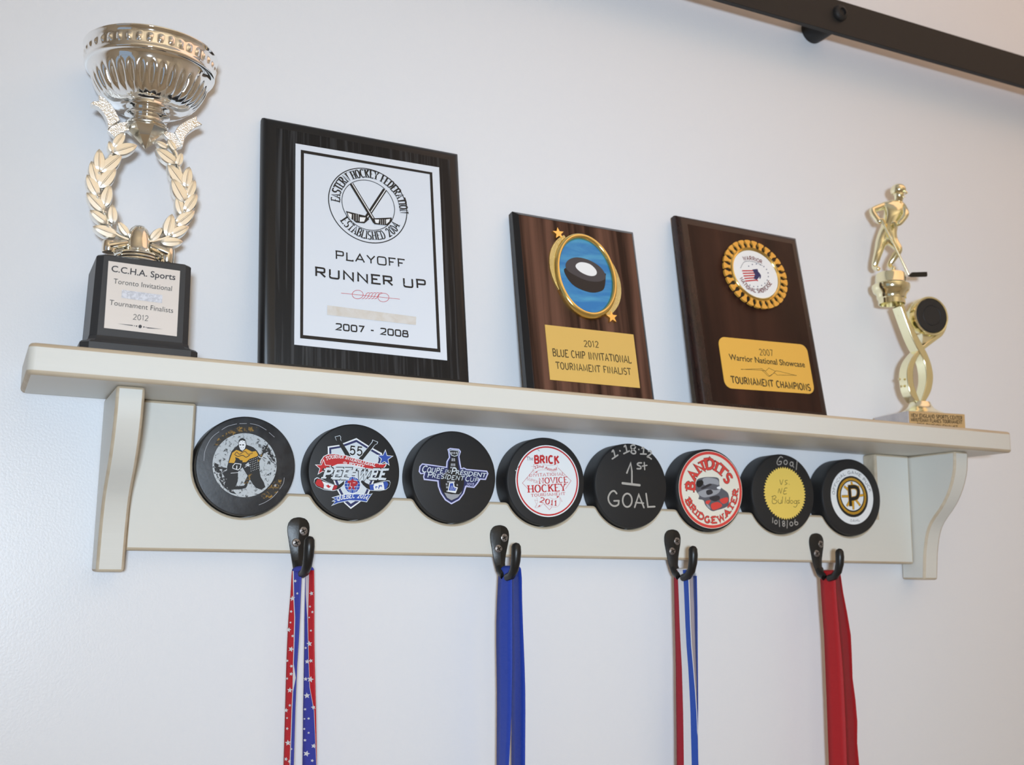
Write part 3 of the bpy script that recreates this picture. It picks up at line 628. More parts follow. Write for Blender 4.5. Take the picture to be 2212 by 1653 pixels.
["s","chalk",1,1.32,[[-7.42,34.68],[-5.99,35.77],[-4.53,30.01]],0,1],
["s","chalk",1,1.32,[[-7.91,28.43],[-2.05,31.16]],0,1],
["s","chalk",1,1.32,[[4.65,36.12],[2.36,36.83],[-0.26,35.83],[0.05,33.62],[2.33,32.36],[4.6,31.09],[4.26,29.4],[1.65,28.97],[-0.3,30.53],[1.67,32.6],[3.97,34.13],[4.65,36.12]],0,1],
["s","chalk",1,1.32,[[7.9,33.18],[8.16,32.97]],0,1],
["s","chalk",1,1.32,[[11.33,34.39],[13.18,34.84],[12.8,29.43]],0,1],
["s","chalk",1,1.32,[[9.83,29.15],[15.9,29.38]],0,1],
["s","chalk",1,1.32,[[18.31,31.99],[20.77,32.47],[21.21,30.07],[17.07,27.2],[19.05,26.58],[21.35,25.2]],0,1],
["s","chalk",1,1.54,[[-4.78,11.26],[-0.7,20.22],[0.55,13.07],[0.47,2.56]],0,0],
["s","chalk",1,2.1,[[-9.36,1.85],[8.6,0.82]],0,0],
["s","chalk",1,1.32,[[10.75,21.1],[7.46,20.76],[6.47,19.21],[9.73,17.7],[9.71,15.87],[6.11,15.57]],0,1],
["s","chalk",1,1.21,[[13.71,21.54],[14.17,15.14]],0,0],
["s","chalk",1,1.1,[[11.57,18.19],[16.65,19.18]],0,0],
["s","chalk",1,1.54,[[-15.57,-7.57],[-18.24,-5.38],[-21.74,-6.89],[-24.11,-11.07],[-23.49,-15.12],[-20.52,-18.11],[-16.89,-18.69],[-13.82,-17.11],[-13.49,-13.93]],0,1],
["s","chalk",1,1.43,[[-18.28,-14.22],[-13.17,-13.92]],0,0],
["s","chalk",1,1.54,[[0.35,-12.97],[0.07,-14.91],[-0.7,-16.65],[-1.88,-18.01],[-3.34,-18.84],[-4.93,-19.06],[-6.47,-18.64],[-7.79,-17.63],[-8.75,-16.13],[-9.26,-14.32],[-9.25,-12.37],[-8.73,-10.51],[-7.75,-8.93],[-6.41,-7.81],[-4.87,-7.27],[-3.28,-7.36],[-1.82,-8.08],[-0.65,-9.35],[0.1,-11.04]],1,0],
["s","chalk",1,1.54,[[3.22,-19.07],[7.67,-7.62],[12.99,-19.0]],0,0],
["s","chalk",1,1.32,[[4.36,-14.91],[12.57,-15.05]],0,0],
["s","chalk",1,1.54,[[15.4,-6.48],[17.25,-18.3],[24.5,-17.77]],0,0]],"puck_bandits":[["c","creamprint",1,[-0.07,0.06],35.9,0.0],
["c","redo",2,[-0.07,0.06],35.47,2.62],
["t","maroon",3,"BANDITS","slab",9.27,[[-18.65,-1.26],[-17.29,8.02],[-12.41,14.51],[-4.36,19.01],[2.32,18.8],[10.29,14.78],[14.89,10.04],[17.51,6.3]],{"w":2.83}],
["t","redo",4,"BANDITS","slab",9.27,[[-18.65,-1.26],[-17.29,8.02],[-12.41,14.51],[-4.36,19.01],[2.32,18.8],[10.29,14.78],[14.89,10.04],[17.51,6.3]],{"w":2.07}],
["t","maroon",3,"BRIDGEWATER","slab",5.45,[[-28.75,-11.11],[-24.83,-17.41],[-18.43,-23.91],[-10.65,-28.52],[-2.78,-30.71],[7.21,-29.88],[16.01,-26.08],[23.64,-18.46],[28.63,-9.77],[31.31,0.83]],{"w":1.96}],
["t","redo",4,"BRIDGEWATER","slab",5.45,[[-28.75,-11.11],[-24.83,-17.41],[-18.43,-23.91],[-10.65,-28.52],[-2.78,-30.71],[7.21,-29.88],[16.01,-26.08],[23.64,-18.46],[28.63,-9.77],[31.31,0.83]],{"w":1.31}],
["p","dgray",3,[[-15.84,8.08],[-9.18,10.84],[-1.85,11.74],[8.52,11.12],[9.7,4.31],[12.66,1.69],[19.31,-2.43],[20.49,-9.52],[17.64,-15.11],[6.13,-18.78],[0.12,-19.52],[-6.41,-14.87],[-8.95,-10.09],[-14.2,-9.2],[-13.48,-5.93],[-17.32,-0.67]],1],
["p","gray",4,[[-8.53,10.06],[-1.86,11.19],[7.47,9.7],[8.7,4.82],[1.35,5.59],[-5.36,3.11],[-9.27,6.2]],1],
["p","black",4,[[-15.86,7.0],[-9.89,8.36],[-8.63,5.14],[-12.67,1.7],[-15.94,2.65]],1],
["p","gray",4,[[-14.08,-2.7],[-4.76,0.41],[4.56,-0.29],[10.61,0.51],[7.16,-3.47],[-2.25,-6.57],[-8.89,-7.37],[-13.47,-5.39]],1],
["p","dark",5,[[-5.45,-1.26],[-0.11,0.06],[1.82,-3.14],[-4.21,-5.02]],1],
["p","dark",5,[[-2.27,-7.66],[7.8,-5.08],[9.73,-8.29],[3.65,-10.7]],1],
["p","redo",4,[[-6.33,-11.07],[-0.99,-9.79],[-2.38,-12.56],[-5.07,-14.28]],1],
["p","redo",4,[[-0.41,-13.57],[6.98,-11.12],[12.29,-13.66],[9.53,-16.48],[1.47,-18.66]],1],
["p","redo",4,[[9.72,-8.83],[17.86,-6.33],[19.5,-8.46],[17.74,-11.27],[12.99,-12.54]],1],
["p","white",4,[[6.63,2.53],[10.69,3.8],[10.96,1.07],[7.27,1.19]],1],
["p","gray",4,[[-5.71,-13.22],[-2.43,-14.73],[-1.17,-17.94],[-4.44,-15.89]],1],
["p","dark",5,[[-11.36,1.22],[-1.99,5.44],[0.66,4.46],[-8.74,0.24]],1]],"puck_star":[["g","yellow",1,[1.37,0.34],25.7,23.65,54],
["s","chalk",1,0.81,[[-0.09,34.64],[-2.45,35.6],[-5.41,32.99],[-7.1,29.65],[-6.01,27.54],[-2.72,28.15],[-1.8,30.91],[-4.54,30.6]],0,1],
["s","chalk",1,0.81,[[5.45,30.42],[5.21,29.51],[4.61,28.76],[3.76,28.32],[2.85,28.27],[2.04,28.63],[1.49,29.32],[1.32,30.2],[1.56,31.11],[2.16,31.87],[3.0,32.31],[3.92,32.36],[4.73,32.0],[5.27,31.31]],1,0],
["s","chalk",1,0.81,[[12.63,29.17],[12.41,28.3],[11.84,27.59],[11.05,27.17],[10.19,27.12],[9.43,27.46],[8.92,28.12],[8.76,28.96],[8.99,29.83],[9.55,30.54],[10.34,30.96],[11.2,31.01],[11.96,30.67],[12.47,30.01]],1,0],
["s","chalk",1,0.75,[[12.63,30.97],[12.01,27.39],[13.34,25.93]],0,0],
["s","chalk",1,0.81,[[17.76,32.61],[16.23,23.78]],0,0],
["s","ink",2,0.48,[[-4.29,13.03],[-2.76,8.51],[-0.4,13.32]],0,1],
["s","ink",2,0.48,[[5.06,12.92],[2.3,12.52],[2.65,10.75],[4.46,9.75],[1.67,8.44]],0,1],
["s","ink",2,0.48,[[6.7,9.31],[6.97,9.1]],0,1],
["s","ink",2,0.48,[[-6.79,0.27],[-5.29,4.37],[-3.74,0.13],[-1.86,5.05]],0,1],
["s","ink",2,0.48,[[4.29,5.42],[1.34,4.92],[-0.36,-0.27],[3.4,-0.01]],0,1],
["s","ink",2,0.48,[[0.42,2.34],[2.83,2.77]],0,1],
["s","ink",2,0.48,[[-13.34,-3.47],[-14.22,-9.49],[-10.2,-9.88],[-8.62,-7.3],[-12.42,-6.0],[-9.66,-4.4],[-10.61,-2.56],[-14.83,-3.64]],0,1],
["s","ink",2,0.48,[[-6.82,-6.16],[-7.11,-8.58],[-5.12,-9.85],[-3.53,-8.99],[-3.16,-6.29],[-3.42,-9.52]],0,1],
["s","ink",2,0.48,[[-1.48,-3.01],[-2.19,-9.47]],0,1],
["s","ink",2,0.48,[[2.26,-3.29],[1.21,-9.35]],0,1],
["s","ink",2,0.48,[[7.04,-3.32],[6.13,-9.28]],0,1],
["s","ink",2,0.48,[[15.52,-6.12],[15.69,-10.44],[13.67,-12.67],[11.51,-11.94]],0,1],
["s","ink",2,0.48,[[18.98,-5.88],[16.89,-6.34],[17.53,-7.67],[18.88,-8.27],[16.78,-9.05]],0,1],
["s","ink",2,0.48,[[6.19,-7.66],[6.01,-8.32],[5.58,-8.86],[4.96,-9.17],[4.29,-9.2],[3.7,-8.93],[3.3,-8.42],[3.18,-7.77],[3.35,-7.11],[3.79,-6.57],[4.4,-6.26],[5.07,-6.23],[5.67,-6.5],[6.06,-7.01]],1,0],
["s","ink",2,0.48,[[10.92,-7.65],[10.73,-8.26],[10.25,-8.77],[9.58,-9.06],[8.85,-9.09],[8.2,-8.84],[7.76,-8.37],[7.62,-7.77],[7.81,-7.15],[8.28,-6.65],[8.96,-6.35],[9.69,-6.33],[10.34,-6.57],[10.78,-7.04]],1,0],
["s","ink",2,0.48,[[15.53,-7.64],[15.34,-8.25],[14.86,-8.76],[14.19,-9.06],[13.45,-9.08],[12.8,-8.84],[12.36,-8.36],[12.22,-7.76],[12.41,-7.14],[12.88,-6.64],[13.56,-6.34],[14.29,-6.31],[14.95,-6.56],[15.39,-7.03]],1,0],
["s","chalk",1,0.75,[[-14.05,-23.65],[-14.34,-28.27]],0,0],
["s","chalk",1,0.75,[[-6.36,-25.38],[-6.26,-31.76]],0,0],
["s","chalk",1,0.75,[[3.45,-25.78],[2.77,-33.11]],0,0],
["s","chalk",1,0.75,[[12.93,-24.64],[12.12,-27.77]],0,0],
["s","chalk",1,0.75,[[-8.87,-27.58],[-9.06,-28.37],[-9.53,-29.01],[-10.19,-29.38],[-10.91,-29.4],[-11.55,-29.07],[-11.97,-28.46],[-12.1,-27.68],[-11.92,-26.89],[-11.45,-26.25],[-10.79,-25.88],[-10.07,-25.86],[-9.43,-26.19],[-9.0,-26.8]],1,0],
["s","chalk",1,0.75,[[0.13,-27.48],[-0.03,-27.99],[-0.42,-28.41],[-0.97,-28.65],[-1.58,-28.67],[-2.11,-28.46],[-2.47,-28.06],[-2.59,-27.56],[-2.44,-27.04],[-2.04,-26.63],[-1.49,-26.38],[-0.89,-26.36],[-0.35,-26.57],[0.01,-26.97]],1,0],
["s","chalk",1,0.75,[[0.3,-30.03],[0.15,-30.59],[-0.25,-31.05],[-0.8,-31.31],[-1.4,-31.33],[-1.94,-31.1],[-2.3,-30.66],[-2.41,-30.11],[-2.26,-29.55],[-1.87,-29.1],[-1.31,-28.83],[-0.71,-28.82],[-0.17,-29.05],[0.19,-29.48]],1,0],
["s","chalk",1,0.75,[[9.89,-28.8],[9.68,-29.64],[9.16,-30.33],[8.43,-30.72],[7.64,-30.74],[6.94,-30.39],[6.47,-29.73],[6.33,-28.9],[6.54,-28.06],[7.06,-27.38],[7.78,-26.98],[8.58,-26.96],[9.27,-27.31],[9.74,-27.97]],1,0],
["s","chalk",1,0.75,[[16.22,-28.08],[16.01,-28.74],[15.45,-29.28],[14.67,-29.59],[13.81,-29.62],[13.05,-29.35],[12.54,-28.84],[12.37,-28.19],[12.59,-27.54],[13.14,-27.0],[13.93,-26.68],[14.78,-26.66],[15.54,-26.93],[16.06,-27.43]],1,0]],"puck_game":[["c","paper",1,[0.09,0.5],27.63,0.0],
["c","black",2,[0.23,0.48],20.51,0.0],
["c","gold",3,[0.04,0.92],18.12,2.12],
["c","goldworn",4,[-0.03,0.94],17.36,0.45],
["c","paper",3,[0.05,1.14],14.6,0.0],
["s","black",4,2.56,[[-0.61,15.26],[0.66,11.41]],0,0],
["s","gold",5,2.01,[[-0.61,15.26],[0.66,11.41]],0,0],
["s","black",4,2.56,[[-10.32,10.37],[-4.69,6.71]],0,0],
["s","gold",5,2.01,[[-10.32,10.37],[-4.69,6.71]],0,0],
["s","black",4,2.56,[[9.45,11.23],[4.83,7.11]],0,0],
["s","gold",5,2.01,[[9.45,11.23],[4.83,7.11]],0,0],
["s","black",4,2.56,[[-13.72,0.12],[-4.28,0.61]],0,0],
["s","gold",5,2.01,[[-13.72,0.12],[-4.28,0.61]],0,0],
["s","black",4,2.56,[[7.45,1.35],[14.89,2.6]],0,0],
["s","gold",5,2.01,[[7.45,1.35],[14.89,2.6]],0,0],
["s","black",4,2.56,[[-7.7,-9.51],[-3.02,-3.23]],0,0],
["s","gold",5,2.01,[[-7.7,-9.51],[-3.02,-3.23]],0,0],
["s","black",4,2.56,[[0.87,-12.54],[1.0,-3.08]],0,0],
["s","gold",5,2.01,[[0.87,-12.54],[1.0,-3.08]],0,0],
["s","black",4,2.56,[[10.24,-8.31],[3.62,-1.87]],0,0],
["s","gold",5,2.01,[[10.24,-8.31],[3.62,-1.87]],0,0],
["s","gold",6,4.91,[[-3.65,10.1],[-2.61,-9.33]],0,0],
["s","gold",6,4.91,[[-5.27,9.59],[3.53,10.3],[7.46,8.34],[7.96,3.89],[5.91,-0.11],[2.18,-1.48],[-2.6,-2.11]],0,1],
["s","black",7,3.68,[[-3.65,10.1],[-2.61,-9.33]],0,0],
["s","black",7,3.68,[[-5.27,9.59],[3.53,10.3],[7.46,8.34],[7.96,3.89],[5.91,-0.11],[2.18,-1.48],[-2.6,-2.11]],0,1],
["p","paper",8,[[-0.75,5.48],[2.57,6.01],[3.83,4.83],[3.02,3.41],[-0.15,3.0]]],
["t","dark",3,"OFFICIAL GAME PUCK","sans",2.9,[[-22.43,1.55],[-21.93,5.99],[-18.9,12.22],[-13.56,18.02],[-7.58,21.54],[-0.2,23.12],[7.11,22.46],[13.55,18.72],[19.15,12.78],[23.21,5.63]],{}],
["t","dark",3,"AHL","sans",2.34,[[-0.64,-24.66],[3.89,-24.36],[8.69,-23.49]],{}],
["s","dgray",3,0.28,[[-1.59,-23.41],[-1.72,-23.9],[-2.02,-24.29],[-2.44,-24.51],[-2.89,-24.53],[-3.29,-24.33],[-3.55,-23.95],[-3.63,-23.47],[-3.5,-22.99],[-3.2,-22.6],[-2.78,-22.37],[-2.33,-22.36],[-1.93,-22.56],[-1.67,-22.94]],1,0]],"plaque_runner":[["p","plate",0,[[26.49,202.55],[153.71,204.44],[153.36,26.02],[25.62,26.47]]],
["p","black",2,[[30.78,197.42],[146.95,198.16],[144.55,195.95],[33.41,194.71]]],
["p","black",2,[[146.95,198.16],[147.62,32.36],[144.96,35.27],[144.55,195.95]]],
["p","black",2,[[147.62,32.36],[30.18,32.14],[32.53,34.99],[144.96,35.27]]],
["p","black",2,[[30.18,32.14],[30.78,197.42],[33.41,194.71],[32.53,34.99]]],
["c","black",2,[88.07,156.46],34.52,0.82],
["c","black",2,[88.22,156.71],23.26,0.6],
["t","black",3,"EASTERN HOCKEY FEDERATION","serif",7.46,[[63.47,155.29],[64.71,164.62],[70.53,174.84],[79.21,179.97],[89.4,182.46],[99.59,180.58],[108.28,174.64],[113.96,166.29],[116.26,153.97]],{"w":1.19}],
["t","black",3,"ESTABLISHED 2004","serif",7.46,[[63.83,138.06],[71.31,130.3],[82.54,125.78],[92.52,125.67],[102.67,128.44],[111.58,134.82],[115.46,142.16]],{"w":1.19}],
["s","black",5,3.58,[[73.66,173.86],[93.59,141.38]],0,0],
["s","white",6,0.75,[[74.23,173.97],[94.17,141.47]],0,0],
["s","black",3,3.58,[[103.09,173.72],[84.26,141.38]],0,0],
["s","white",4,0.75,[[103.68,173.83],[84.83,141.47]],0,0],
["p","black",6,[[90.78,144.72],[108.3,148.35],[108.65,145.34],[104.43,140.39],[92.83,139.74]]],
["p","white",7,[[93.21,144.05],[97.28,144.71],[96.47,141.08],[94.01,141.14]]],
["p","white",7,[[103.11,145.67],[106.94,146.9],[105.99,144.15],[103.29,141.42]]],
["p","black",4,[[68.45,147.83],[85.78,146.17],[88.6,143.6],[84.21,139.11],[77.09,138.71],[70.09,143.59]]],
["p","white",5,[[69.85,146.56],[73.51,145.66],[73.16,141.38],[70.79,143.4]]],
["p","white",5,[[80.31,144.21],[85.46,144.6],[83.95,140.58],[80.24,139.97]]],
["s","white",6,0.3,[[75.08,145.92],[74.98,139.87]],0,0],
["s","white",6,0.3,[[77.21,146.27],[77.11,140.22]],0,0],
["s","white",6,0.3,[[78.93,146.55],[78.82,140.5]],0,0],
["s","white",8,0.3,[[98.44,144.9],[98.33,140.32]],0,0],
["s","white",8,0.3,[[100.19,145.19],[100.08,140.6]],0,0],
["s","white",8,0.3,[[101.94,145.47],[101.83,140.88]],0,0],
["t","black",3,"PLAYOFF","square",6.86,[[59.28,103.71],[88.49,103.79],[118.56,104.48]],{"w":1.12}],
["t","black",3,"RUNNER UP","square",7.46,[[42.25,86.31],[88.12,86.29],[136.75,87.54]],{"w":1.49}],
["t","black",3,"2007 - 2008","square",5.07,[[58.9,42.48],[87.22,42.67],[119.63,42.8]],{"w":1.12}],
["s","red",3,0.33,[[63.61,74.27],[113.46,75.26]],0,0],
["s","red",3,0.36,[[82.02,75.34],[81.53,73.65],[80.23,72.18],[78.37,71.23],[76.33,70.97],[74.51,71.46],[73.26,72.6],[72.83,74.16],[73.31,75.85],[74.6,77.32],[76.46,78.28],[78.5,78.54],[80.34,78.06],[81.59,76.91]],1,0],
["s","red",3,0.36,[[104.02,75.53],[103.51,73.82],[102.17,72.34],[100.27,71.37],[98.18,71.11],[96.32,71.6],[95.06,72.76],[94.63,74.34],[95.13,76.04],[96.46,77.52],[98.36,78.5],[100.45,78.77],[102.33,78.27],[103.6,77.12]],1,0],
["s","red",3,0.36,[[80.97,71.32],[82.94,72.57],[85.12,76.75],[87.52,77.63]],0,1],
["s","red",3,0.36,[[83.62,71.65],[85.61,72.91],[87.79,77.09],[90.2,77.98]],0,1],
["s","red",3,0.36,[[86.29,71.98],[88.27,73.25],[90.47,77.43],[92.89,78.33]],0,1],
["s","red",3,0.36,[[88.96,72.32],[90.95,73.58],[93.16,77.78],[95.58,78.67]],0,1],
["s","red",3,0.36,[[91.63,72.66],[93.63,73.92],[95.85,78.12],[98.28,79.02]],0,1],
["p","tape",3,[[52.07,62.31],[127.31,61.31],[126.76,53.98],[51.74,54.11]]]],"plaque_bluechip":[["p","goldplate",0,[[20.29,68.82],[111.76,69.93],[111.84,18.28],[20.39,17.66]]],
["t","ink",2,"2012","sans",5.69,[[58.17,52.31],[72.94,52.97]],{}],
["t","ink",2,"BLUE CHIP INVITATIONAL","sans",6.68,[[25.44,40.05],[64.75,40.63],[105.55,41.35]],{}],
["t","ink",2,"TOURNAMENT FINALIST","sans",6.18,[[27.53,28.4],[65.28,29.08],[103.75,29.85]],{}]],"plaque_bluechip_oval":[["p","puckside",1,[[46.13,126.49],[46.24,117.95],[54.2,109.32],[69.15,105.49],[79.77,107.65],[85.3,112.33],[88.03,123.85],[86.75,127.41],[67.63,125.91]]],
["p","pucktop",2,[[46.33,128.36],[49.26,134.33],[57.43,138.65],[67.83,138.97],[77.94,136.11],[85.2,130.93],[88.06,124.11],[85.9,120.45],[78.32,117.29],[66.62,117.14],[55.43,120.47],[48.77,123.81]]],
["p","paper",3,[[56.91,129.29],[59.4,133.12],[64.77,134.9],[72.47,134.05],[77.85,129.86],[78.66,125.63],[75.04,122.64],[68.51,122.33],[61.06,124.96]]]],"plaque_showcase":[["t","ink",2,"2007","sanst",6.21,[[74.83,62.9],[91.25,63.58]],{}],
["t","ink",2,"Warrior National Showcase","sansb",6.21,[[36.67,54.18],[81.58,54.65],[129.77,55.81]],{}],
["t","ink",2,"TOURNAMENT CHAMPIONS","sansb",6.5,[[35.28,30.98],[82.56,31.49],[131.82,31.75]],{}],
["s","ink",2,0.31,[[48.88,45.87],[73.88,47.32],[77.74,47.05],[82.31,42.27],[89.41,46.23],[92.16,44.14],[116.65,46.24]],0,0],
["s","ink",2,0.31,[[48.83,45.61],[74.19,48.92],[78.47,46.73],[83.13,50.47],[90.53,47.92],[93.04,48.56],[116.59,45.97]],0,0],
["s","ink",2,0.31,[[73.88,47.32],[77.36,45.05],[82.23,41.87],[91.42,48.4]],0,1]],"showcase_disc":[["t","maroon",2,"WARRIOR","sansb",3.95,[[70.07,160.58],[81.31,162.29],[93.1,160.27]],{}],
["t","maroon",2,"NATIONAL SHOWCASE","sansb",4.24,[[61.45,139.34],[68.87,129.67],[79.58,127.29],[91.35,130.0],[101.37,139.73]],{}],
["s","red",2,1.27,[[65.97,148.56],[80.76,150.73],[85.52,150.31]],0,1],
["s","red",2,1.27,[[66.43,145.85],[81.11,148.27],[85.04,147.72]],0,1],
["s","red",2,1.27,[[66.9,143.16],[81.45,145.81],[84.55,145.14]],0,1],
["s","red",2,1.27,[[67.36,140.46],[81.8,143.36],[84.06,142.57]],0,1],
["s","red",2,1.27,[[67.82,137.77],[82.14,140.91],[83.58,140.0]],0,1],
["p","navy",2,[[79.38,151.92],[86.15,153.62],[86.86,148.83],[87.98,146.2],[83.02,141.31],[79.16,142.15],[81.61,146.67]]],
["s","navy",2,1.41,[[86.3,150.14],[88.45,146.96],[87.1,143.28]],0,1],
["p","navy",2,[[74.71,154.87],[75.53,155.83],[76.19,155.1],[75.21,154.11]]],
["p","navy",2,[[79.71,157.43],[80.54,158.4],[81.2,157.66],[80.21,156.67]]],
["p","navy",2,[[85.01,158.77],[85.84,159.74],[86.51,158.99],[85.51,158.0]]],
["p","navy",2,[[90.02,158.73],[90.85,159.7],[91.52,158.96],[90.52,157.96]]],
["p","navy",2,[[94.19,157.31],[95.02,158.28],[95.7,157.54],[94.69,156.54]]],
["p","navy",2,[[97.05,154.66],[97.89,155.63],[98.57,154.89],[97.56,153.89]]],
["p","navy",2,[[98.29,151.08],[99.14,152.04],[99.81,151.3],[98.8,150.31]]],
["p","navy",2,[[97.78,146.96],[98.62,147.92],[99.29,147.17],[98.28,146.19]]],
["p","navy",2,[[95.57,142.75],[96.41,143.71],[97.08,142.96],[96.07,141.98]]],
["p","navy",2,[[91.92,138.92],[92.75,139.87],[93.42,139.13],[92.42,138.16]]],
["p","navy",2,[[87.24,135.88],[88.06,136.83],[88.73,136.09],[87.74,135.12]]],
["p","navy",2,[[82.03,133.95],[82.85,134.9],[83.52,134.16],[82.53,133.19]]],
["p","navy",2,[[76.87,133.33],[77.68,134.27],[78.34,133.54],[77.36,132.57]]],
["p","navy",2,[[72.29,134.08],[73.1,135.01],[73.76,134.28],[72.78,133.32]]],
["s","dgray",2,0.42,[[64.53,151.12],[71.07,159.05],[82.65,160.81],[93.52,158.22]],0,1],
["s","dgray",2,0.42,[[70.5,129.9],[85.27,131.93],[96.34,139.02]],0,1]],"cup_nameplate":[["p","silverp",0,[[-22.72,65.64],[25.84,64.84],[26.42,17.03],[-22.38,17.95]]],
["t","dark",2,"C.C.H.A. Sports","sansb",4.64,[[-20.47,58.32],[0.86,57.7],[22.87,57.6]],{}],
["t","plateink",2,"Toronto Invitational","sanst",3.8,[[-18.41,50.0],[1.38,49.66],[20.93,49.37]],{}],
["t","plateink",2,"Tournament Finalists","sanst",3.8,[[-20.13,34.6],[1.41,33.95],[22.78,33.57]],{}],
["t","plateink",2,"2012","sanst",3.66,[[-3.78,25.98],[6.22,25.96]],{}],
["p","tapesilver",2,[[-12.5,46.17],[14.83,45.62],[14.86,39.78],[-12.57,40.4]]],
["p","dark",2,[[-14.1,21.84],[-4.03,21.89],[-3.36,21.61],[-3.99,21.26]]],
["p","dark",2,[[16.5,21.08],[6.18,21.38],[5.55,20.96],[6.23,20.69]]],
["p","dark",2,[[2.42,21.54],[2.34,20.98],[2.04,20.51],[1.58,20.22],[1.06,20.16],[0.57,20.35],[0.22,20.75],[0.07,21.28],[0.15,21.84],[0.44,22.31],[0.9,22.6],[1.42,22.66],[1.91,22.47],[2.26,22.07]]],
["p","dark",2,[[-1.77,21.36],[-1.23,22.05],[-0.6,21.49],[-1.15,20.8]]],
["p","dark",2,[[-2.96,21.45],[-2.59,21.91],[-2.18,21.53],[-2.54,21.07]]],
["p","dark",2,[[3.16,21.27],[3.71,21.96],[4.34,21.39],[3.79,20.7]]],
["p","dark",2,[[4.81,21.23],[5.17,21.7],[5.59,21.32],[5.23,20.86]]]],"figure_nameplate":[["t","ink",2,"NEW ENGLAND SPORTS CENTER","sansb",3.37,[[-35.43,10.92],[-5.66,10.92],[24.82,11.03]],{}],
["t","ink",2,"MINUTEMAN FLAMES TOURNAMENT","sansb",3.37,[[-35.68,6.58],[-5.93,6.54],[24.54,6.82]],{}],
["t","ink",2,"2015 DIVISION FINALIST","sansb",3.06,[[-28.92,2.08],[18.78,1.54]],{}]]}
